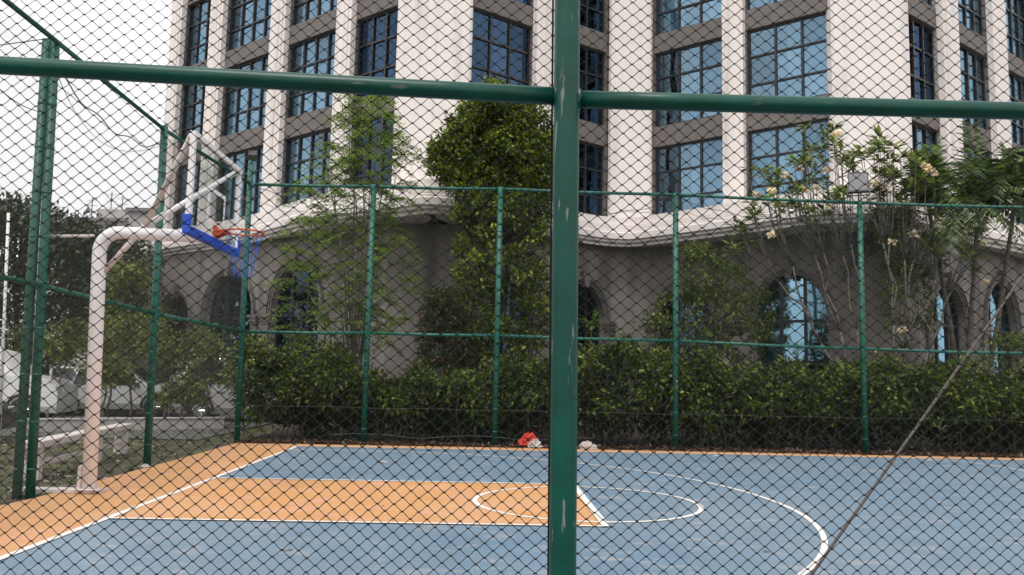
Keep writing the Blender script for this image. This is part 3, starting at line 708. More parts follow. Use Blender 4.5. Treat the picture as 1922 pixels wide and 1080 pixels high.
for n_, (f_, a0, a1, zt, i0, i1, izt, cv) in enumerate(arches):
    cx = (a0+a1)/2; q = lambda ss, dd, zz: P3(f_, ss, dd, zz)
    b = MB()
    for (o0, o1, d) in ((0., .08, .13), (.085, .15, .085), (.155, .22, .05)):      # stepped archivolt
        e1 = ellpts(cx, (a1-a0)/2-o0, zt-SP-o0, SP); e2 = ellpts(cx, (a1-a0)/2-o1, zt-SP-o1, SP); k = len(e1)
        V = [q(x, 0, z) for x, z in e1]+[q(x, d, z) for x, z in e1]+[q(x, d, z) for x, z in e2]+[q(x, 0, z) for x, z in e2]
        b.add(V, [(j*k+i, j*k+i+1, (j+1)*k+i+1, (j+1)*k+i) for j in range(3) for i in range(k-1)])
    ax = ((*f_[1], 0), (*f_[2], 0), (0, 0, 1)); o = (*f_[0], 0)
    b.prism([(-.09, zt-.36), (.09, zt-.36), (.15, zt+.16), (-.15, zt+.16)], np.array(o)+np.array(ax[0])*cx, ax[0], ax[1], ax[2], .002, .20)
    b.build('arch_moulding', M['mould'], bl)
    for s0, s1 in ((a0-.20, a0+.24), (a1-.24, a1+.20)):
        b = MB()
        b.box((s0+.06, .002, LB+.1), (s1-.06, .09, SP-.32), ax, o)
        for (z0, z1, d, g) in ((SP-.32, SP-.24, .12, .03), (SP-.24, SP-.10, .15, .0), (SP-.10, SP, .19, -.03), (LB-.1, LB+.1, .15, 0)): b.box((s0+g, .003, z0), (s1-g, d, z1), ax, o)
        b.build('pilaster', M['mould'], bl)
    # arched window: frame, glass, room
    b = MB(); y0, y1 = -.27, -.19; t = .07
    for s in (i0, i1-t): b.box((s, y0, LB), (s+t, y1, SP), ax, o)
    e1 = ellpts(cx, (i1-i0)/2, izt-SP, SP); e2 = ellpts(cx, (i1-i0)/2-t, izt-SP-t, SP); k = len(e1)
    V = [q(x, y1, z) for x, z in e1]+[q(x, y1, z) for x, z in e2]+[q(x, y0, z) for x, z in e2]; b.add(V, [(j*k+i, j*k+i+1, (j+1)*k+i+1, (j+1)*k+i) for j in range(2) for i in range(k-1)])
    W = i1-i0; ms = [i0+W/3, i0+2*W/3] if W > 1.6 else [cx]
    for s in ms:
        hz = SP+(izt-SP)*math.sqrt(max(0, 1-((s-cx)/(W/2))**2)); b.box((s-.035, y0+.01, LB+t), (s+.035, y1+.02, hz), ax, o)
    for z in (SP-.05, SP-1.35): b.box((i0+t, y0+.013, z-.04), (i1-t, y1+.015, z+.04), ax, o)
    fo = b.build('arched_window', M['frame'], bl)
    g = MB(); yg = -.235; xsg = [i0]+ms+[i1]
    for c0_, c1_ in zip(xsg[:-1], xsg[1:]):
        for z0, z1 in ((LB, SP-1.35), (SP-1.35, SP-.05)): g.quad(q(c0_, yg, z0), q(c1_, yg, z0), q(c1_, yg, z1), q(c0_, yg, z1))
        up = [x for x in np.linspace(c0_, c1_, 9)]; hz = lambda s: SP-.05+(izt-SP+.05)*math.sqrt(max(0, 1-((s-cx)/(W/2))**2))
        g.add([q(c1_, yg, SP-.05), q(c0_, yg, SP-.05)]+[q(x, yg, hz(x)) for x in up], [tuple(range(11))])
    bright = (n_ in (1, 6, 7, 8, 9))
    g.build('pane', M['pane_arch'] if bright else M['pane_dark'], fo)
    r = MB(); Y = -1.8
    r.quad(q(i0, Y, LB), q(i1, Y, LB), q(i1, Y, izt), q(i0, Y, izt)); r.quad(q(i0, -.35, LB), q(i0, Y, LB), q(i0, Y, izt), q(i0, -.35, izt)); r.quad(q(i1, Y, LB), q(i1, -.35, LB), q(i1, -.35, izt), q(i1, Y, izt))
    r.quad(q(i0, Y, izt), q(i1, Y, izt), q(i1, -.35, izt), q(i0, -.35, izt)); r.quad(q(i0, -.35, LB), q(i1, -.35, LB), q(i1, Y, LB), q(i0, Y, LB)); r.build('interior', M['interior'], fo)
    if bright:
        c = MB(); s0, s1 = i0+.1, i0+W*.42; n2 = 18
        topc = [P3(f_, s0+(s1-s0)*i/n2, -.75+.05*math.sin(i*1.4), izt-.3) for i in range(n2+1)]; c.add(topc+[(p[0], p[1], LB) for p in topc], [(i, i+1, n2+2+i, n2+1+i) for i in range(n2)]); c.build('curtain', M['curtain'], fo)
# cornice, a smoothly curving ledge
ZC = 6.04
raw = [(205, 486), (318, 473), (440, 455), (560, 425), (640, 412), (742, 400), (800, 394), (880, 402), (1000, 428), (1090, 449), (1170, 458), (1235, 452), (1400, 431), (1500, 417), (1562, 412), (1640, 412), (1700, 421), (1800, 445), (1922, 468)]
ce = [gz(x, y, ZC)[:2] for x, y in raw]
ce.append(ce[-1]+dB*5); ce.append(ce[-1]+dB*6); ce[0] = ce[1]+(ce[1]-ce[3])/np.linalg.norm(ce[1]-ce[3])*3.2
def catmull(P, m_=6):
    P = [np.array(p) for p in P]; P = [2*P[0]-P[1]]+P+[2*P[-1]-P[-2]]; o = []
    for i in range(1, len(P)-2):
        for k in range(m_):
            t = k/m_; a, b_, c, d = P[i-1:i+3]; o.append(.5*((2*b_)+(-a+c)*t+(2*a-5*b_+4*c-d)*t*t+(-a+3*b_-3*c+d)*t**3))
    o.append(P[-2]); return np.array(o)
cu = catmull(ce)
for _ in range(1): cu[1:-1] = (cu[:-2]+2*cu[1:-1]+cu[2:])/4
tg = np.gradient(cu, axis=0); tg = unit(tg); inn = np.stack([-tg[:, 1], tg[:, 0]], 1)
if inn[20][1] < 0: inn = -inn
for _ in range(10): inn[1:-1] = unit((inn[:-2]+2*inn[1:-1]+inn[2:])/4)
prof = [(2.3, 6.05), (.34, 6.05), (.34, 5.98), (.22, 5.98), (.22, 6.06), (.10, 6.10), (.10, 6.17), (0, 6.20), (0, 6.40), (.05, 6.44), (.05, 6.50), (.16, 6.55), (.13, 6.56), (.13, 6.70), (.24, 6.72), (.24, 6.98), (2.3, 7.03)]
V = []; k = len(cu)
for d, z in prof: V += [(*(cu[i]+inn[i]*d), z) for i in range(k)]
b = MB(); b.add(V, [(j*k+i, j*k+i+1, (j+1)*k+i+1, (j+1)*k+i) for j in range(len(prof)-1) for i in range(k-1)])
b.build('cornice', M['pale'], bl, False)

# ------------------------------------------------------------------ planting
def stem(b, pts, r0, r1, n=7):
    b.tube(pts, list(np.linspace(r0, r1, len(pts))), n)
def wander(p, q, k=6, a=.06, seed=None):
    p, q = np.array(p, float), np.array(q, float); L = np.linalg.norm(q-p)
    return [p+(q-p)*t+nr.normal(size=3)*a*L*(math.sin(math.pi*t)) for t in np.linspace(0, 1, k)]
# hedge: one trimmed run of bushes, top outline read along the fence
hx = [(400, 668), (460, 645), (500, 638), (560, 650), (640, 662), (700, 690), (760, 705), (830, 705), (900, 682), (960, 670), (1040, 675), (1100, 655), (1160, 640), (1230, 645), (1300, 668), (1360, 682), (1450, 690), (1530, 682), (1600, 684), (1700, 676), (1760, 684), (1800, 695), (1900, 700), (2100, 700), (2500, 700)]
HX = [onY(x, y, 9.3) for x, y in hx]; hX = np.array([p[0] for p in HX]); hZ = np.array([p[2] for p in HX])
hedge = thing('hedge', 'long dense green hedge of leafy bushes running along the far side of the court', 'hedge', (6, 9.3, 0))
nc_ = 2600
X = nr.uniform(-1.95, 21, nc_); top = np.interp(X, hX, hZ)
f = nr.random(nc_); Yc = np.where(f < .62, 8.55+nr.normal(size=nc_)*.14, nr.uniform(8.6, 10.2, nc_))
Zc = np.where(f < .62, .42+(top-.62)*nr.random(nc_)**.85, top-.16-nr.random(nc_)*.3)
Yc += .30*np.clip((Zc/top)-.45, 0, 1)+.18*np.sin(X*1.7)*np.sin(Zc*2.3+X)
Zc += (.13*np.sin(X*2.9+1)+.12*np.sin(X*6.3))*(Zc > top*.6)+nr.normal(size=nc_)*.07
Yc += .95*np.clip((1.0-Zc)/.6, 0, 1); Yc += .22*np.sin(X*3.1+2)*np.sin(Zc*3.7+X*.7)
pz, ax_, nm = clumps(np.stack([X, Yc, Zc], 1), nr.uniform(.12, .30, nc_), 34)
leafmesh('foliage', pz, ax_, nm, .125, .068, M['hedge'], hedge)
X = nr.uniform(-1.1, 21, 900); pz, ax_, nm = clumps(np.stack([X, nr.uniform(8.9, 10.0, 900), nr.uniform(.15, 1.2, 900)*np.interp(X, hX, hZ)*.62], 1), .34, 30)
leafmesh('inner_foliage', pz, ax_, nm, .15, .09, M['hedge_shade'], hedge)
b = MB()
for x in np.arange(-1., 21, .16):
    x0 = x+rnd.uniform(-.08, .08); y0 = rnd.uniform(8.5, 9.6); stem(b, wander((x0, y0, -.05), (x0+rnd.uniform(-.25, .25), y0+rnd.uniform(-.2, .1), rnd.uniform(.7, 1.4)), 5), .014, .006, 5)
b.build('stems', M['bark_dark'], hedge)
# dry leaves and low weeds under the hedge
pz = np.stack([nr.uniform(-1.5, 21, 9000), 7.62+np.abs(nr.normal(size=9000))*.5, nr.uniform(0, .03, 9000)], 1)
o = leafmesh('dry_leaf_litter', pz, nr.normal(size=(9000, 3))*[1, 1, .3], nr.normal(size=(9000, 3))*.5+[0, 0, 1], .09, .05, leafmat('dry_leaf', (.03, .015, .008), (.10, .05, .03), (.16, .10, .07), .1)); o['kind'] = 'stuff'
X = nr.uniform(-1.4, 21, 130); pz, ax_, nm = clumps(np.stack([X, nr.uniform(8.3, 8.9, 130), nr.uniform(.02, .2, 130)], 1), .13, 12)
o = leafmesh('low_weeds', pz, ax_, nm, .08, .03, M['hedge_shade']); o['kind'] = 'stuff'

def leafy_tree(name, label, base, trunk_top, cl, rad, per, lsize, lw, leafm, barkm=None, tr=.08, br=16, flat=.85, group=None, cat='tree'):
    t = thing(name, label, cat, base, group); base = np.array(base, float); tt = np.array(trunk_top, float)
    cl = np.array(cl, float); b = MB(); path = wander(base, tt, 8, .02); stem(b, path, tr, tr*.35, 9); 
    for k in range(br):
        c = cl[nr.integers(len(cl))]; a = path[min(7, max(1, int(8*np.clip((c[2]-base[2])/(tt[2]-base[2]+1e-6)*.8, .1, .95))))]
        stem(b, wander(a, c, 6, .07), tr*.32, .006, 5)
    b.build('trunk', barkm or M['bark'], t, True)
    pz, ax_, nm = clumps(cl, rad, per, flat); leafmesh('crown', pz, ax_, nm, lsize, lw, leafm, t); return t
def outline_clumps(rows, y0, dy, n, rr):
    """clump centres filling an outline given as pixel rows (y, x left, x right), at depth y0 +- dy"""
    rows = sorted(rows); ys = np.array([r[0] for r in rows], float); l = np.array([r[1] for r in rows], float); r_ = np.array([r[2] for r in rows], float)
    wts = np.cumsum((r_-l)); py = np.interp(nr.random(n)*wts[-1], wts, ys); out = []
    for y in py:
        a, c = np.interp(y, ys, l), np.interp(y, ys, r_); u = nr.uniform(-1, 1); x = (a+c)/2+(c-a)/2*u; dd = dy*math.sqrt(max(0, 1-u*u*.8))
        out.append(onY(x, y, y0+nr.uniform(-1, 1)*dd))
    return np.array(out)
# tall bushy column tree left of the near post
rows = [(165, 920, 934), (180, 908, 945), (192, 885, 975), (215, 868, 1015), (245, 850, 1030), (275, 822, 1036), (300, 812, 1040), (330, 830, 1040), (352, 850, 1036), (380, 872, 1030), (410, 865, 1025), (450, 862, 1028), (520, 862, 1032), (600, 868, 1030), (680, 880, 1010)]
cl = outline_clumps(rows, 10.6, .95, 560, 0)
cl = np.concatenate([cl, outline_clumps([(y, a-16, c+16) for y, a, c in rows], 10.6, 1.2, 70, 0)])
leafy_tree('bushy_tree', 'tall dense bushy tree with yellow green tips left of the near green post', onY(950, 838, 10.6)*[1, 1, 0], onY(955, 230, 10.6), cl, np.concatenate([nr.uniform(.14, .36, 560), nr.uniform(.08, .2, 70)]), 85, .14, .068, M['column'], M['bark_dark'], .10, 26)
b = None
# feathery tree with fine drooping sprays
ft = thing('feathery_tree', 'light green feathery tree with thin pale stems rising above the far fence', 'tree', onY(660, 838, 10.2)*[1, 1, 0])
bs = onY(660, 838, 10.2); bs[2] = 0; b = MB(); tips = []
tgt = [(600, 250), (690, 190), (720, 200), (740, 260), (620, 330), (580, 430), (560, 520), (660, 230), (700, 300), (650, 400), (745, 330), (610, 600), (690, 500), (560, 600), (640, 560), (655, 210), (730, 380), (710, 440)]
for (x, y) in tgt:
    q = onY(x, y, 10.2+rnd.uniform(-.8, .8)); mid = bs+(q-bs)*[.35, .5, .6]+np.array([rnd.uniform(-.1, .1), 0, 0])
    pth = [bs+(mid-bs)*t for t in (0, .33, .66)]+[mid+(q-mid)*t for t in (0, .3, .6, .85, 1)]
    pth = [p+nr.normal(size=3)*.03 for p in pth]; pth[0] = bs+np.array([rnd.uniform(-.12, .12), rnd.uniform(-.1, .1), 0]); stem(b, pth, .030, .008, 6); tips.append(pth)
b.build('stems', M['bark_pale'], ft, True)
rows = [(180, 660, 715), (215, 630, 745), (250, 620, 760), (300, 600, 775), (345, 560, 760), (400, 550, 740), (450, 530, 760), (520, 525, 770), (580, 525, 760), (650, 530, 740)]
cs = outline_clumps(rows, 10.2, .9, 310, 0); POS, AX, NM = [], [], []; tw = MB()
for c in cs:                                  # a spray: arching twig with side twigs of tiny leaflets
    az = rnd.uniform(0, 2*math.pi); L = rnd.uniform(.45, .85); d = np.array([math.cos(az), math.sin(az)*.7, rnd.uniform(-.35, .6)]); d /= np.linalg.norm(d); sd_ = unit(np.cross(d, [0, 0, 1.]))
    pp = [c+d*L*(t-.3)-np.array([0, 0, .45*L*t*t]) for t in np.linspace(0, 1, 8)]; tw.tube(pp, .004, 3, False); near = min((p for q_ in tips for p in q_[4:]), key=lambda p: float(np.sum((p-pp[0])**2))); tw.tube([near, near+(pp[0]-near)*.5+[0, 0, .04], pp[0]], .006, 3, False)
    for i in range(1, 8):
        for s_ in (-1, 1):
            l2 = .20*(1-abs(i/8-.45)); dv = unit(sd_*s_+d*.5-np.array([0, 0, .25]))
            for k in range(7):
                p = pp[i]+dv*l2*(k+.5)/7*1.4; POS.append(p); AX.append(dv*.3+sd_*0+d*(1 if k % 2 else -1)*.8+nr.normal(size=3)*.3); NM.append([0, 0, 1]+nr.normal(size=3)*.7)
leafmesh('crown', np.array(POS), np.array(AX), np.array(NM), .075, .034, M['feather'], ft); tw.build('twigs', M['bark_pale'], ft)

# frangipani: forked bare branches with rosettes and flower heads
def frangipani(label, base, tips, fl, y0, leaf=.27, thick=.045):
    t = thing('frangipani_tree', label, 'tree', base); base = np.array(base, float); b = MB(); T = [onY(x+rnd.gauss(0, 17)*(k > 0), y+rnd.gauss(0, 13)*(k > 0), y0+rnd.uniform(-.7, .7)) for x, y in tips for k in range(3)]
    T.sort(key=lambda p: p[0]); groups = [T[i::3] for i in range(3)] if len(T) > 8 else [T]
    T3 = [T[:len(T)//3], T[len(T)//3:2*len(T)//3], T[2*len(T)//3:]]
    for G_ in T3:
        if not len(G_): continue
        cen = np.mean(G_, 0); f1 = base+(cen-base)*np.array([.45, .5, .42]); pth = wander(base, f1, 6, .04); stem(b, pth, thick, thick*.75, 9)
        half = max(1, len(G_)//2)
        for H in (G_[:half], G_[half:]):
            if not len(H): continue
            c2 = np.mean(H, 0); f2 = f1+(c2-f1)*np.array([.55, .55, .5]); stem(b, wander(f1, f2, 5, .05), thick*.7, thick*.5, 8)
            for q in H: 
                kk = f2+(q-f2)*[.7, .7, .45]; stem(b, [f2, f2+(kk-f2)*.5+nr.normal(size=3)*.03, kk, q], thick*.30, thick*.2, 6)
    b.build('trunk', M['bark_pale'], t, True)
    POS, AX, NM = [], [], []
    for q in T:
        for k in range(20):
            th = k*2.4+rnd.random(); el = rnd.uniform(-.2, .9); dv = np.array([math.cos(th)*math.cos(el), math.sin(th)*math.cos(el), math.sin(el)])
            POS.append(q+dv*.03-[0, 0, .04*(k % 4)]); AX.append(dv); NM.append([-dv[0]*.6, -dv[1]*.6, 1])
    leafmesh('crown', np.array(POS), np.array(AX), np.array(NM), leaf, leaf*.38, M['plum'], t, fold=.12)
    for (x, y) in fl:
        q = onY(x, y, y0-.5); PP, AA, NN = [], [], []
        for k in range(24):
            c = q+np.clip(nr.normal(size=3), -1.5, 1.5)*[.06, .04, .045]; out = unit(nr.normal(size=3)*.5+np.array([0, -.5, .6]))
            e1 = unit(np.cross(out, [1., .2, 0])); e2 = np.cross(out, e1)
            for j in range(5):
                th = 2*math.pi*j/5; dv = e1*math.cos(th)+e2*math.sin(th)+out*.35; PP.append(c); AA.append(dv); NN.append(out)
        leafmesh('flower_cluster', np.array(PP), np.array(AA), np.array(NN), .055, .042, M['flower'], t, fold=.05)
    return t
g1 = onY(1640, 838, 9.9); g1[2] = 0
frangipani('frangipani with bare forked grey branches and cream flowers left of the floodlight post', g1,
  [(1430, 320), (1465, 330), (1490, 300), (1545, 250), (1565, 270), (1500, 355), (1440, 370), (1530, 320), (1580, 300), (1600, 320), (1420, 400), (1475, 385), (1560, 360), (1450, 345), (1520, 280), (1395, 430), (1590, 355), (1505, 390), (1545, 395), (1410, 455)],
  [(1572, 250), (1500, 318), (1552, 320), (1512, 358), (1448, 360), (1535, 352), (1450, 440), (1475, 330), (1420, 365), (1560, 390)], 9.9)
g2 = onY(1700, 838, 10.0); g2[2] = 0
frangipani('frangipani with cream flower heads crowded between the floodlight post and the palm', g2,
  [(1640, 275), (1660, 270), (1690, 290), (1720, 300), (1650, 320), (1680, 330), (1740, 310), (1710, 340), (1620, 290), (1735, 350), (1690, 370), (1760, 400), (1810, 420), (1840, 430), (1780, 440), (1670, 300), (1700, 400), (1650, 360), (1820, 480), (1760, 470)],
  [(1655, 350), (1738, 312), (1752, 325), (1815, 432), (1770, 415), (1742, 320), (1675, 455), (1848, 530), (1715, 440), (1845, 455), (1692, 620), (1640, 345)], 10.0)
# palms
def palm(label, base, heads, y0, nf_, L=1.6, thick=.07, lw=.05, w0=.42, broad=None):
    t = thing('palm_tree', label, 'palm', base); base = np.array(base, float)
    for hi_, (x, y) in enumerate(heads):
        h = onY(x, y, y0+.25*hi_); b = MB(); bb = base+np.array([.35*hi_, .2*hi_, 0]); pth = [bb+(h-bb)*s+np.array([.06*math.sin(3*s), 0, 0]) for s in np.linspace(0, 1, 22)]
        b.tube(pth, [thick*(1-.3*s)*(1.10 if i % 2 else .95) for i, s in enumerate(np.linspace(0, 1, 22))], 9); b.build('trunk', M['bark'], t, True)
        for k in range(nf_):
            az = 2*math.pi*(k*.618+.1*hi_); el = R(rnd.choice((rnd.uniform(15, 50), rnd.uniform(50, 88)))); Lf = L*rnd.uniform(.75, 1.1); d = np.array([math.cos(az)*math.cos(el), math.sin(az)*math.cos(el), math.sin(el)])
            ra = [h+d*Lf*s-np.array([0, 0, 1])*Lf*(.12+.75*math.cos(el))*s**2.4 for s in np.linspace(0, 1, 24)]
            rb = MB(); rb.tube(ra, list(np.linspace(.014, .004, 24)), 5, False)
            fo = rb.build('frond', M['palm'], t)
            POS, AX, NM, LL = [], [], [], []
            for i in range(4, 24):
                tv = unit(ra[min(i+1, 23)]-ra[i-1]); sd_ = unit(np.cross(tv, [0, 0, 1.])); upv = np.cross(sd_, tv)
                for s_ in (-1, 1):
                    for jj in (0, .5):
                        POS.append(ra[i]+(ra[i]-ra[i-1])*jj); AX.append(sd_*s_+tv*.55+upv*.12-np.array([0, 0, .25])+nr.normal(size=3)*.07); NM.append(upv+sd_*s_*.3); LL.append(w0*(1-.5*abs(i/23-.45)*1.6))
            leafmesh('leaflets', np.array(POS), np.array(AX), np.array(NM), np.array(LL), lw, M['palm'] if rnd.random() < .8 else M['palm_bright'], fo, fold=.25)
    return t
pb_ = onY(1800, 838, 10.6); pb_[2] = 0
palm('clump of feather palms with ringed trunks behind the fence at the right', pb_, [(1835, 385), (1745, 405), (1905, 372)], 10.6, 17, 2.5, .07, .058, .52)
db = onY(1108, 838, 9.9); db[2] = 0
def rosette_plant(name, label, q, n_, L, wd, m_, cat='plant'):
    t = thing(name, label, cat, (q[0], q[1], 0)); b = MB(); stem(b, wander((q[0], q[1], -.02), q, 5, .02), .03, .02); b.build('trunk', M['bark'], t)
    P_, A_, N_ = [], [], []
    for k in range(n_):
        th = 2.4*k; el = R(rnd.uniform(0, 75)); dv = np.array([math.cos(th)*math.cos(el), math.sin(th)*math.cos(el), math.sin(el)])
        for s in range(4):                    # arching blade in four joined pieces
            P_.append(q+dv*L*s/4-np.array([0, 0, .35*L*(s/4)**2])); A_.append(dv*L/4-np.array([0, 0, .35*L*(((s+1)/4)**2-(s/4)**2)])); N_.append([-dv[0]*.5, -dv[1]*.5, 1])
    leafmesh('crown', np.array(P_), np.array(A_), np.array(N_), L/3, wd, m_, t, fold=.05)
rosette_plant('dracaena', 'small bright green spiky plant just right of the near post above the hedge', onY(1110, 612, 10.2), 40, .55, .06, M['palm_bright'])
rosette_plant('dracaena', 'dark spiky plant between the hedge and the arches right of the floodlight post', onY(1695, 655, 10.0), 46, .55, .05, M['darkleaf'])
# loose shrub in front of the arches
rows = [(470, 1290, 1330), (500, 1275, 1395), (535, 1290, 1430), (565, 1225, 1450), (600, 1210, 1450), (640, 1190, 1440), (680, 1230, 1430)]
cl = outline_clumps(rows, 10.3, .6, 190, 0); q = onY(1360, 838, 10.3); q[2] = 0
leafy_tree('loose_shrub', 'open airy small-leaved shrub left of the bright arched window', q, onY(1340, 520, 10.3), cl, nr.uniform(.12, .30, 190), 48, .11, .05, M['shrub'], M['bark'], .05, 34, cat='shrub')
rows = [(400, 1640, 1700), (440, 1650, 1760), (500, 1660, 1770), (560, 1655, 1760), (620, 1660, 1750)]
cl = outline_clumps(rows, 10.8, .6, 150, 0); q = onY(1690, 838, 10.8); q[2] = 0
leafy_tree('tangled_shrub', 'tangled thin shrub climbing behind the floodlight post below the palm', q, onY(1700, 440, 10.8), cl, nr.uniform(.12, .30, 150), 40, .11, .045, M['shrub'], M['bark'], .035, 30, cat='shrub')
rows = [(555, 810, 850), (580, 800, 870), (620, 790, 890), (660, 780, 900), (700, 790, 900)]
cl = outline_clumps(rows, 10.0, .5, 150, 0); q = onY(840, 838, 10.); q[2] = 0
leafy_tree('orange_tipped_shrub', 'dark shrub with orange tipped leaves at the foot of the bushy tree', q, onY(830, 560, 10.), cl, nr.uniform(.12, .28, 150), 50, .12, .045, M['croton'], M['bark_dark'], .03, 20, cat='shrub')
rows = [(640, 1840, 1960), (680, 1800, 2000), (720, 1780, 2020)]
cl = outline_clumps(rows, 9.6, .5, 60, 0); q = onY(1900, 838, 9.6); q[2] = 0
leafy_tree('flowering_shrub', 'low shrub with small white flowers at the right end of the hedge', q, onY(1890, 680, 9.6), cl, .24, 40, .09, .045, M['shrub'], M['bark_dark'], .03, 16, cat='shrub')

# ------------------------------------------------------------------ beyond the left fence
rows = [(395, 0, 60), (410, -60, 110), (440, -100, 165), (500, -140, 200), (560, -160, 230), (640, -160, 240)]
def far_clumps(rows, D, dD, n):
    rows = sorted(rows); ys = np.array([r[0] for r in rows], float); l = np.array([r[1] for r in rows], float); r_ = np.array([r[2] for r in rows], float)
    wts = np.cumsum(r_-l); py = np.interp(nr.random(n)*wts[-1], wts, ys)
    return np.array([dep(np.interp(y, ys, l)+(np.interp(y, ys, r_)-np.interp(y, ys, l))*nr.random(), y, D+nr.uniform(-dD, dD)) for y in py])
def far_tree(label, rows, D, dD, n, per, ls, m_, bx, name='broadleaf_tree', rad=(.5, 1.1)):
    q = dep(bx, 700, D); q[2] = -.03; ys = [r[0] for r in rows]; tp = dep(bx, min(ys)+40, D)
    return leafy_tree(name, label, q, tp, far_clumps(rows, D, dD, n), nr.uniform(*rad, n), per, ls, ls*.5, m_, M['bark_dark'], .16, 18, group=None)
far_tree('broad dark green tree at the left edge behind the doubled fence post', rows, 34, 2.2, 190, 80, .26, M['darkleaf'], 40)
far_tree('dark round tree behind the hoop post below the pale far building', [(445, 120, 200), (460, 100, 240), (500, 90, 275), (560, 90, 290), (640, 90, 285)], 30, 1.5, 110, 80, .22, M['darkleaf'], 200)
far_tree('thin yellowish tree between the hoop post and the second fence post', [(510, 210, 270), (550, 190, 290), (600, 190, 300), (660, 200, 330)], 27, 1.2, 60, 60, .16, M['shrub'], 250, rad=(.25, .6))
sp = [(95, 640, 26, .45), (130, 610, 24, .5), (60, 620, 25, .5), (215, 620, 25, .6), (255, 600, 24, .55), (320, 640, 23, .5), (360, 625, 22.5, .55), (395, 650, 22, .5), (200, 690, 23, .4), (345, 720, 22, .4)]
names = ['leftmost yellow green bush between the doubled fence posts', 'yellow green bush just right of the doubled fence posts', 'shaded bush half hidden by the doubled fence posts', 'sunlit bush immediately right of the hoop post', 'taller pale bush against the second green fence post', 'bush in front of the first small arch', 'yellow leaved bush left of the corner fence post', 'bush tucked behind the corner fence post', 'small low bush before the parked cars beside the hoop post', 'dark sprig of leaves before the wheel of the pale car']
for (x, y, D, r_), nm_ in zip(sp, names):
    c = dep(x, y, D); q = np.array([c[0], c[1], -.03]); top_ = c[2]
    n_ = 34; cl = np.stack([c[0]+nr.normal(size=n_)*r_*.75, c[1]+nr.normal(size=n_)*r_*.6, np.clip(top_-nr.random(n_)**1.3*(.95 if y < 680 else .4), .2, 9)+nr.normal(size=n_)*.12], 1)
    leafy_tree('garden_bush', nm_, q, c, cl, nr.uniform(.14, .38, n_), 46, .12, .06, M['shrub'] if rnd.random() < .75 else M['hedge'], M['bark'], .04, 16, cat='bush')
# pale buildings far off
def far_block(label, x0, x1, ytop, D, depth_, parts, roofbox=None):
    a = dep(x0, 690, D); c = dep(x1, 690, D); ht = dep((x0+x1)/2, ytop, D)[2]; o = a.copy(); o[2] = 0
    t = thing('far_building', label, 'building', o); e = (c-a)[:2]; L = np.linalg.norm(e); e = e/L; n_ = np.array([-e[1], e[0]]); ax = ((*e, 0), (*n_, 0), (0, 0, 1))
    b = MB(); b.box((0, 0, -.06), (L, depth_, ht), ax, o); b.build('wall', M['far_white'], t)
    b = MB(); b.box((-.25, -.25, ht+.002), (L+.25, depth_, ht+.28), ax, o); b.build('parapet', M['far_roof'], t)
    k = 0; z = 3.
    while z < ht-2.2:
        for s in np.arange(1.2, L-1.6, 3.0):
            b = MB(); b.box((s, -.04, z), (s+1.5, .002, z+1.3), ax, o); b.build('window', M['far_win'], t)
        z += 3.2
    for (kind, s, w_, h_) in parts:
        b = MB()
        if kind == 'box': b.box((s, 1., ht+.285), (s+w_, 4., ht+h_), ax, o); b.build('roof_hut', M['far_white'], t)
        else:
            p0 = np.array(o)+np.array(ax[0])*s+np.array(ax[1])*1.5; b.tube([p0+[0, 0, ht+.28], p0+[0, 0, ht+h_]], .05, 6)
            for zz in (.5, .7, .9): b.tube([p0+np.array(ax[0])*-.5+[0, 0, ht+h_*zz], p0+np.array(ax[0])*.5+[0, 0, ht+h_*zz]], .03, 5)
            if w_: 
                c_ = p0+np.array([0, 0, ht+h_*.45]); 
                b.tube([c_+np.array([-.05, -.1, 0]), c_+np.array([-.35, -.3, .1])], [.02, .45], 12)
            b.build('aerial', M['far_roof'], t)
    return t
far_block('pale grey building with rooftop aerials far behind the trees at the left', 112, 243, 410, 70, 12, [('box', 1.6, 4.4, 1.3), ('aerial', .9, 1, 2.4), ('aerial', 2.6, 0, 3.0), ('aerial', 3.6, 0, 2.6)])
far_block('pale building with a flat dark roof edge beside the hotel front', 222, 322, 392, 62, 12, [])
far_block('low white annexe directly left of the hotel ground floor', 238, 300, 478, 44, 5, [])
# white mast
m0 = dep(10, 700, 17); b = MB(); p0 = np.array([m0[0], m0[1], -.05]); p1 = dep(16, 400, 17); b.tube([p0, p1], .03, 8)
tag(b.build('slim_mast', M['white_paint'], None, True), 'slim white mast standing at the far left edge beyond the fence', 'pole')
p0 = onX(52, 905, -1.95); p1 = onX(93, 160, -1.95); b = MB(); p0[2] = -.05; b.tube([p0, p1], .022, 8)
tag(b.build('white_conduit', M['white_paint'], None, True), 'thin white pipe standing in the gap between the doubled fence posts', 'pipe')
for x, y0_, y1_ in ((88, 690, 782), (316, 650, 790)):
    q = gz(x, 790); q1 = dep(x, y0_, np.dot(q-CAM, BF)); b = MB(); b.tube([(q[0], q[1], -.05), (q[0], q[1], q1[2])], .035, 8)
    tag(b.build('grey_post', M['concrete'], None, True), 'short grey post before the parked cars %s' % ('near the doubled fence posts' if x < 100 else 'beside the second fence post'), 'post')
# low parking wall
w0_, w1_ = gz(40, 812, -.03), gz(420, 806, -.03); e = w1_-w0_; L = np.linalg.norm(e); e /= L; n_ = np.array([-e[1], e[0], 0])
b = MB(); b.box((0, 0, -.03), (L, .18, .24), (e, n_, (0, 0, 1)), (w0_[0], w0_[1], 0)); b.box((-.02, -.02, .242), (L+.02, .2, .29), (e, n_, (0, 0, 1)), (w0_[0], w0_[1], 0))
tag(b.build('low_wall', M['concrete'], None, False, .01), 'low pale concrete wall edging the car park behind the left fence', 'wall')
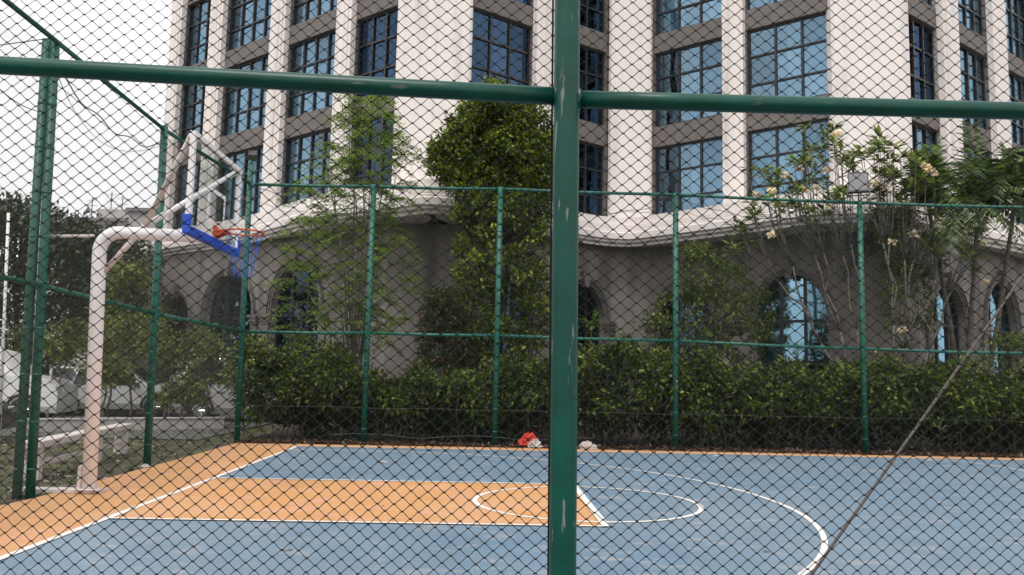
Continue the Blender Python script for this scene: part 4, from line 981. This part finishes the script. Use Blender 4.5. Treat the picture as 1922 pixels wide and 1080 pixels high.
# bench
q0, q1 = gz(68, 903, -.05), gz(236, 852, -.05); e = q1-q0; L = np.linalg.norm(e); e /= L; n_ = np.array([-e[1], e[0], 0]); ax = (e, n_, (0, 0, 1)); o = q0*[1, 1, 0]
bn = thing('bench', 'long low white slab bench beyond the left fence beside the hoop post', 'bench', q0)
b = MB(); b.box((-.10, -.05, .40), (L+.12, .22, .50), ax, o); b.build('seat', M['white_old'], bn, False, .015)
for s in (0, L*.62, L-.12):
    b = MB(); b.prism([(0, -.05), (.15, -.05), (.13, .40), (.02, .40)], o+e*s, e, n_, (0, 0, 1), -.02, .19); b.build('leg', M['white_old'], bn, False, .012)
b = MB(); b.box((.15, .06, .12), (L-.12, .12, .19), ax, o); b.build('stretcher', M['white_old'], bn, False, .008)
# ground clutter left
N_ = 5200; px = nr.uniform(-9, -1.7, N_); py_ = nr.uniform(-3, 12, N_)
o = leafmesh('grass_tufts', np.stack([px, py_, np.full(N_, -.06)], 1), nr.normal(size=(N_, 3))*[.5, .5, .1]+[0, 0, .7], nr.normal(size=(N_, 3)), .12, .014, M['shrub']); o['kind'] = 'stuff'
N_ = 2600; px = nr.uniform(-9, -1.55, N_); py_ = nr.uniform(-3, 12, N_)
o = leafmesh('ground_litter', np.stack([px, py_, np.full(N_, -.04)], 1), nr.normal(size=(N_, 3))*[1, 1, .1], nr.normal(size=(N_, 3))*.3+[0, 0, 1], .13, .08, leafmat('litter_leaf', (.05, .035, .02), (.16, .12, .08), (.4, .36, .32), .1)); o['kind'] = 'stuff'

# cars
def car(label, pos, heading, L, W, H, paint, style='suv'):
    t = thing('parked_car', label, 'car', pos); ch, sh = math.cos(heading), math.sin(heading); ax = ((ch, sh, 0), (-sh, ch, 0), (0, 0, 1)); o = np.array(pos, float)
    T = lambda x, y, z: o+np.array(ax[0])*x+np.array(ax[1])*y+np.array([0, 0, z])
    if style == 'suv': prof_ = [(-.5, .42, .60), (-.495, .62, .62), (-.47, .98, .55), (-.42, .985, 1), (-.30, 1., 1), (.06, .99, 1), (.13, .96, 1), (.26, .64, .6), (.42, .58, .58), (.48, .50, .5), (.5, .40, .42)]
    else: prof_ = [(-.5, .45, .45), (-.48, .62, .62), (-.40, .66, .64), (-.30, .72, .66), (-.20, .97, 1), (0, 1., 1), (.08, .97, 1), (.24, .66, .62), (.42, .58, .56), (.49, .46, .46), (.5, .38, .4)]
    belt = .60*H; b = MB(); V = []; xs_ = [p[0]*L for p in prof_]; hs = [p[1]*H for p in prof_]
    for x, h in zip(xs_, hs):
        tap = 1-.10*max(0, abs(x/L)-.35)/.15; bz = min(belt, h-.02); wr = W/2*tap*(1-.22*max(0, (h-bz))/(H-belt+.01))
        V += [T(x, -W/2*.92*tap, .24), T(x, -W/2*tap, .42), T(x, -W/2*.98*tap, bz), T(x, -wr, h-.03), T(x, -wr*.8, h), T(x, wr*.8, h), T(x, wr, h-.03), T(x, W/2*.98*tap, bz), T(x, W/2*tap, .42), T(x, W/2*.92*tap, .24)]
    n = 10; k = len(xs_); b.add(V, [(i*n+j, i*n+(j+1) % n, (i+1)*n+(j+1) % n, (i+1)*n+j) for i in range(k-1) for j in range(n)]+[tuple(range(n-1, -1, -1)), tuple(range((k-1)*n, k*n))])
    b.build('body', paint, t, False, .03)
    ztop = H*.93; r0 = -.40*L if style == 'suv' else -.27*L
    for s_ in (-1, 1):
        for (x0, x1, xt0, xt1) in ((r0, -.10*L, r0+.03*L, -.10*L), (-.085*L, .20*L, -.085*L, .09*L)):
            b = MB(); yb, yt = s_*(W/2*.985+.004), s_*(W/2*.82+.006)
            b.add([T(x0, yb, belt+.03), T(x1, yb, belt+.03), T(xt1, yt, ztop), T(xt0, yt, ztop)], [(0, 1, 2, 3) if s_ < 0 else (3, 2, 1, 0)]); b.build('window', M['car_glass'], t)
    b = MB(); b.add([T(.245*L, -W*.40, .66*H), T(.245*L, W*.40, .66*H), T(.10*L, W*.34, .965*H), T(.10*L, -W*.34, .965*H)], [(0, 1, 2, 3)]); b.build('windscreen', M['car_glass'], t)
    rx0, rx1 = (-.488*L, -.462*L) if style == 'suv' else (-.30*L, -.205*L)
    b = MB(); b.add([T(rx0-.02, -W*.38, .70*H), T(rx0-.02, W*.38, .70*H), T(rx1-.02, W*.34, .94*H), T(rx1-.02, -W*.34, .94*H)], [(3, 2, 1, 0)]); b.build('rear_window', M['car_glass'], t)
    wr_ = .33
    for wx in (-.31*L, .31*L):
        for s_ in (-1, 1):
            b = MB(); yy = s_*W/2
            for (ra, rb, ya, yb2, nm_, mm_) in ((wr_, wr_, yy-s_*.2, yy+s_*.015, 'tyre', M['rubber']),):
                b.tube([T(wx, ya, wr_), T(wx, yb2-s_*.02, wr_), T(wx, yb2, wr_)], [ra, ra, ra*.93], 24)
            ty = b.build('wheel', M['rubber'], t, True)
            b = MB(); b.tube([T(wx, yy+s_*.012, wr_), T(wx, yy+s_*.03, wr_)], [wr_*.62, wr_*.5], 20)
            for j in range(6):
                th = math.pi*2*j/6; b.tube([T(wx, yy+s_*.035, wr_), T(wx+wr_*.6*math.cos(th), yy+s_*.025, wr_+wr_*.6*math.sin(th))], .03, 5)
            b.build('rim', M['chrome'], ty)
            b = MB(); b.tube([T(wx+(wr_+.07)*math.cos(th), yy+s_*.008, wr_+.02+(wr_+.07)*math.sin(th)) for th in np.linspace(-.1, math.pi+.1, 16)], .045, 6); b.build('wheel_arch', M['rubber'], t)
    for s_ in (-1, 1):
        b = MB(); b.box((-.502*L, s_*W*.40-.10, .50*H), (-.47*L, s_*W*.40+.10, .62*H), ax, o); b.build('tail_light', M['red_lamp'], t, False, .01)
        b = MB(); b.box((.465*L, s_*W*.36-.13, .40*H), (.503*L, s_*W*.36+.13, .49*H), ax, o); b.build('headlight', M['chrome'], t, False, .01)
        b = MB(); b.box((.17*L, s_*(W/2+.06)-.09, belt+.02), (.17*L+.12, s_*(W/2+.06)+.09, belt+.16), ax, o); b.build('mirror', paint, t, False, .02)
    b = MB(); b.box((-.515*L, -W*.42, .30), (-.485*L, W*.42, .44), ax, o); b.build('bumper', M['rubber'], t, False, .02)
    if style == 'suv':
        for s_ in (-1, 1): b = MB(); b.tube([T(-.36*L, s_*W*.32, H+.05), T(.05*L, s_*W*.32, H+.05)], .02, 6); b.build('roof_rail', M['chrome'], t)
    return t
M['car_silver'] = mat('car_paint_silver', (.52, .51, .51), .3, .2); M['car_white'] = mat('car_paint_white', (.72, .72, .72), .3); M['car_dark'] = mat('car_paint_dark', (.02, .022, .026), .25)
wq = gz(372, 792, -.03)
hd = R(6)
wx = wq+np.array([math.cos(hd), math.sin(hd), 0])*(.31*4.7)-np.array([-math.sin(hd), math.cos(hd), 0])*(-.92)
car('silver off-road car with black wheel arches showing beside the corner fence post', (wx[0], wx[1], -.03), hd, 4.7, 1.85, 1.85, M['car_silver'], 'suv')
q = gz(205, 785, -.03); car('white car seen through the leaves behind the hoop post', (q[0]-.4, q[1]+1.6, -.03), R(4), 4.4, 1.75, 1.62, M['car_white'], 'sedan')
q = gz(90, 785, -.03); car('white hatchback glimpsed between hoop post and doubled fence posts', (q[0]-1.5, q[1]+4.5, -.03), R(-8), 4.2, 1.72, 1.62, M['car_white'], 'suv')
q = gz(-15, 838, -.03); car('dark car cut off by the left edge of the picture', (q[0]-2.55, q[1]+.8, -.03), R(8), 4.2, 1.75, 1.42, M['car_dark'], 'sedan')
q = gz(-20, 800, -.03); car('white van standing behind the dark car at the left edge', (q[0]-1.8, q[1]+2.6, -.03), R(8), 4.6, 1.9, 2.05, M['car_white'], 'suv')

# red bag and plastic scraps by the hedge
def crumple(name, label, cat, q, w_, h_, m_, seed):
    r_ = np.random.default_rng(seed); n1, n2 = 15, 9; V = []
    for j in range(n2):
        ph = math.pi*(j/(n2-1))*.52
        for i in range(n1):
            th = 2*math.pi*i/n1; rr = math.cos(ph)*(1+r_.normal()*.18)*(1+.25*math.sin(3*th+seed)); V.append(q+np.array([rr*w_/2*math.cos(th), rr*w_*.35*math.sin(th), max(0.005, h_*math.sin(ph)*(1+r_.normal()*.16))]))
    b = MB(); b.add(V, [(j*n1+i, j*n1+(i+1) % n1, (j+1)*n1+(i+1) % n1, (j+1)*n1+i) for j in range(n2-1) for i in range(n1)]); tag(b.build(name, m_), label, cat)
q = onY(992, 822, 7.78); q[2] = .05; crumple('red_bag', 'crumpled bright red plastic bag caught at the foot of the far fence', 'bag', q, .36, .24, M['red_cloth'], 3)
q = onY(1006, 836, 7.66); q[2] = 0; crumple('plastic_scrap', 'greyish scrap of plastic film directly under the red bag', 'litter', q, .30, .16, M['plastic'], 5)
q = onY(1102, 836, 7.68); q[2] = 0; crumple('plastic_bag', 'dull grey plastic bag lying on the court edge right of the near post', 'bag', q, .38, .15, M['plastic'], 9)
q = gz(238, 882); q[2] = -.02; crumple('plastic_scrap', 'pale plastic scrap at the court edge below the left fence mesh', 'litter', gz(272, 878, 0), .14, .05, M['plastic'], 12)
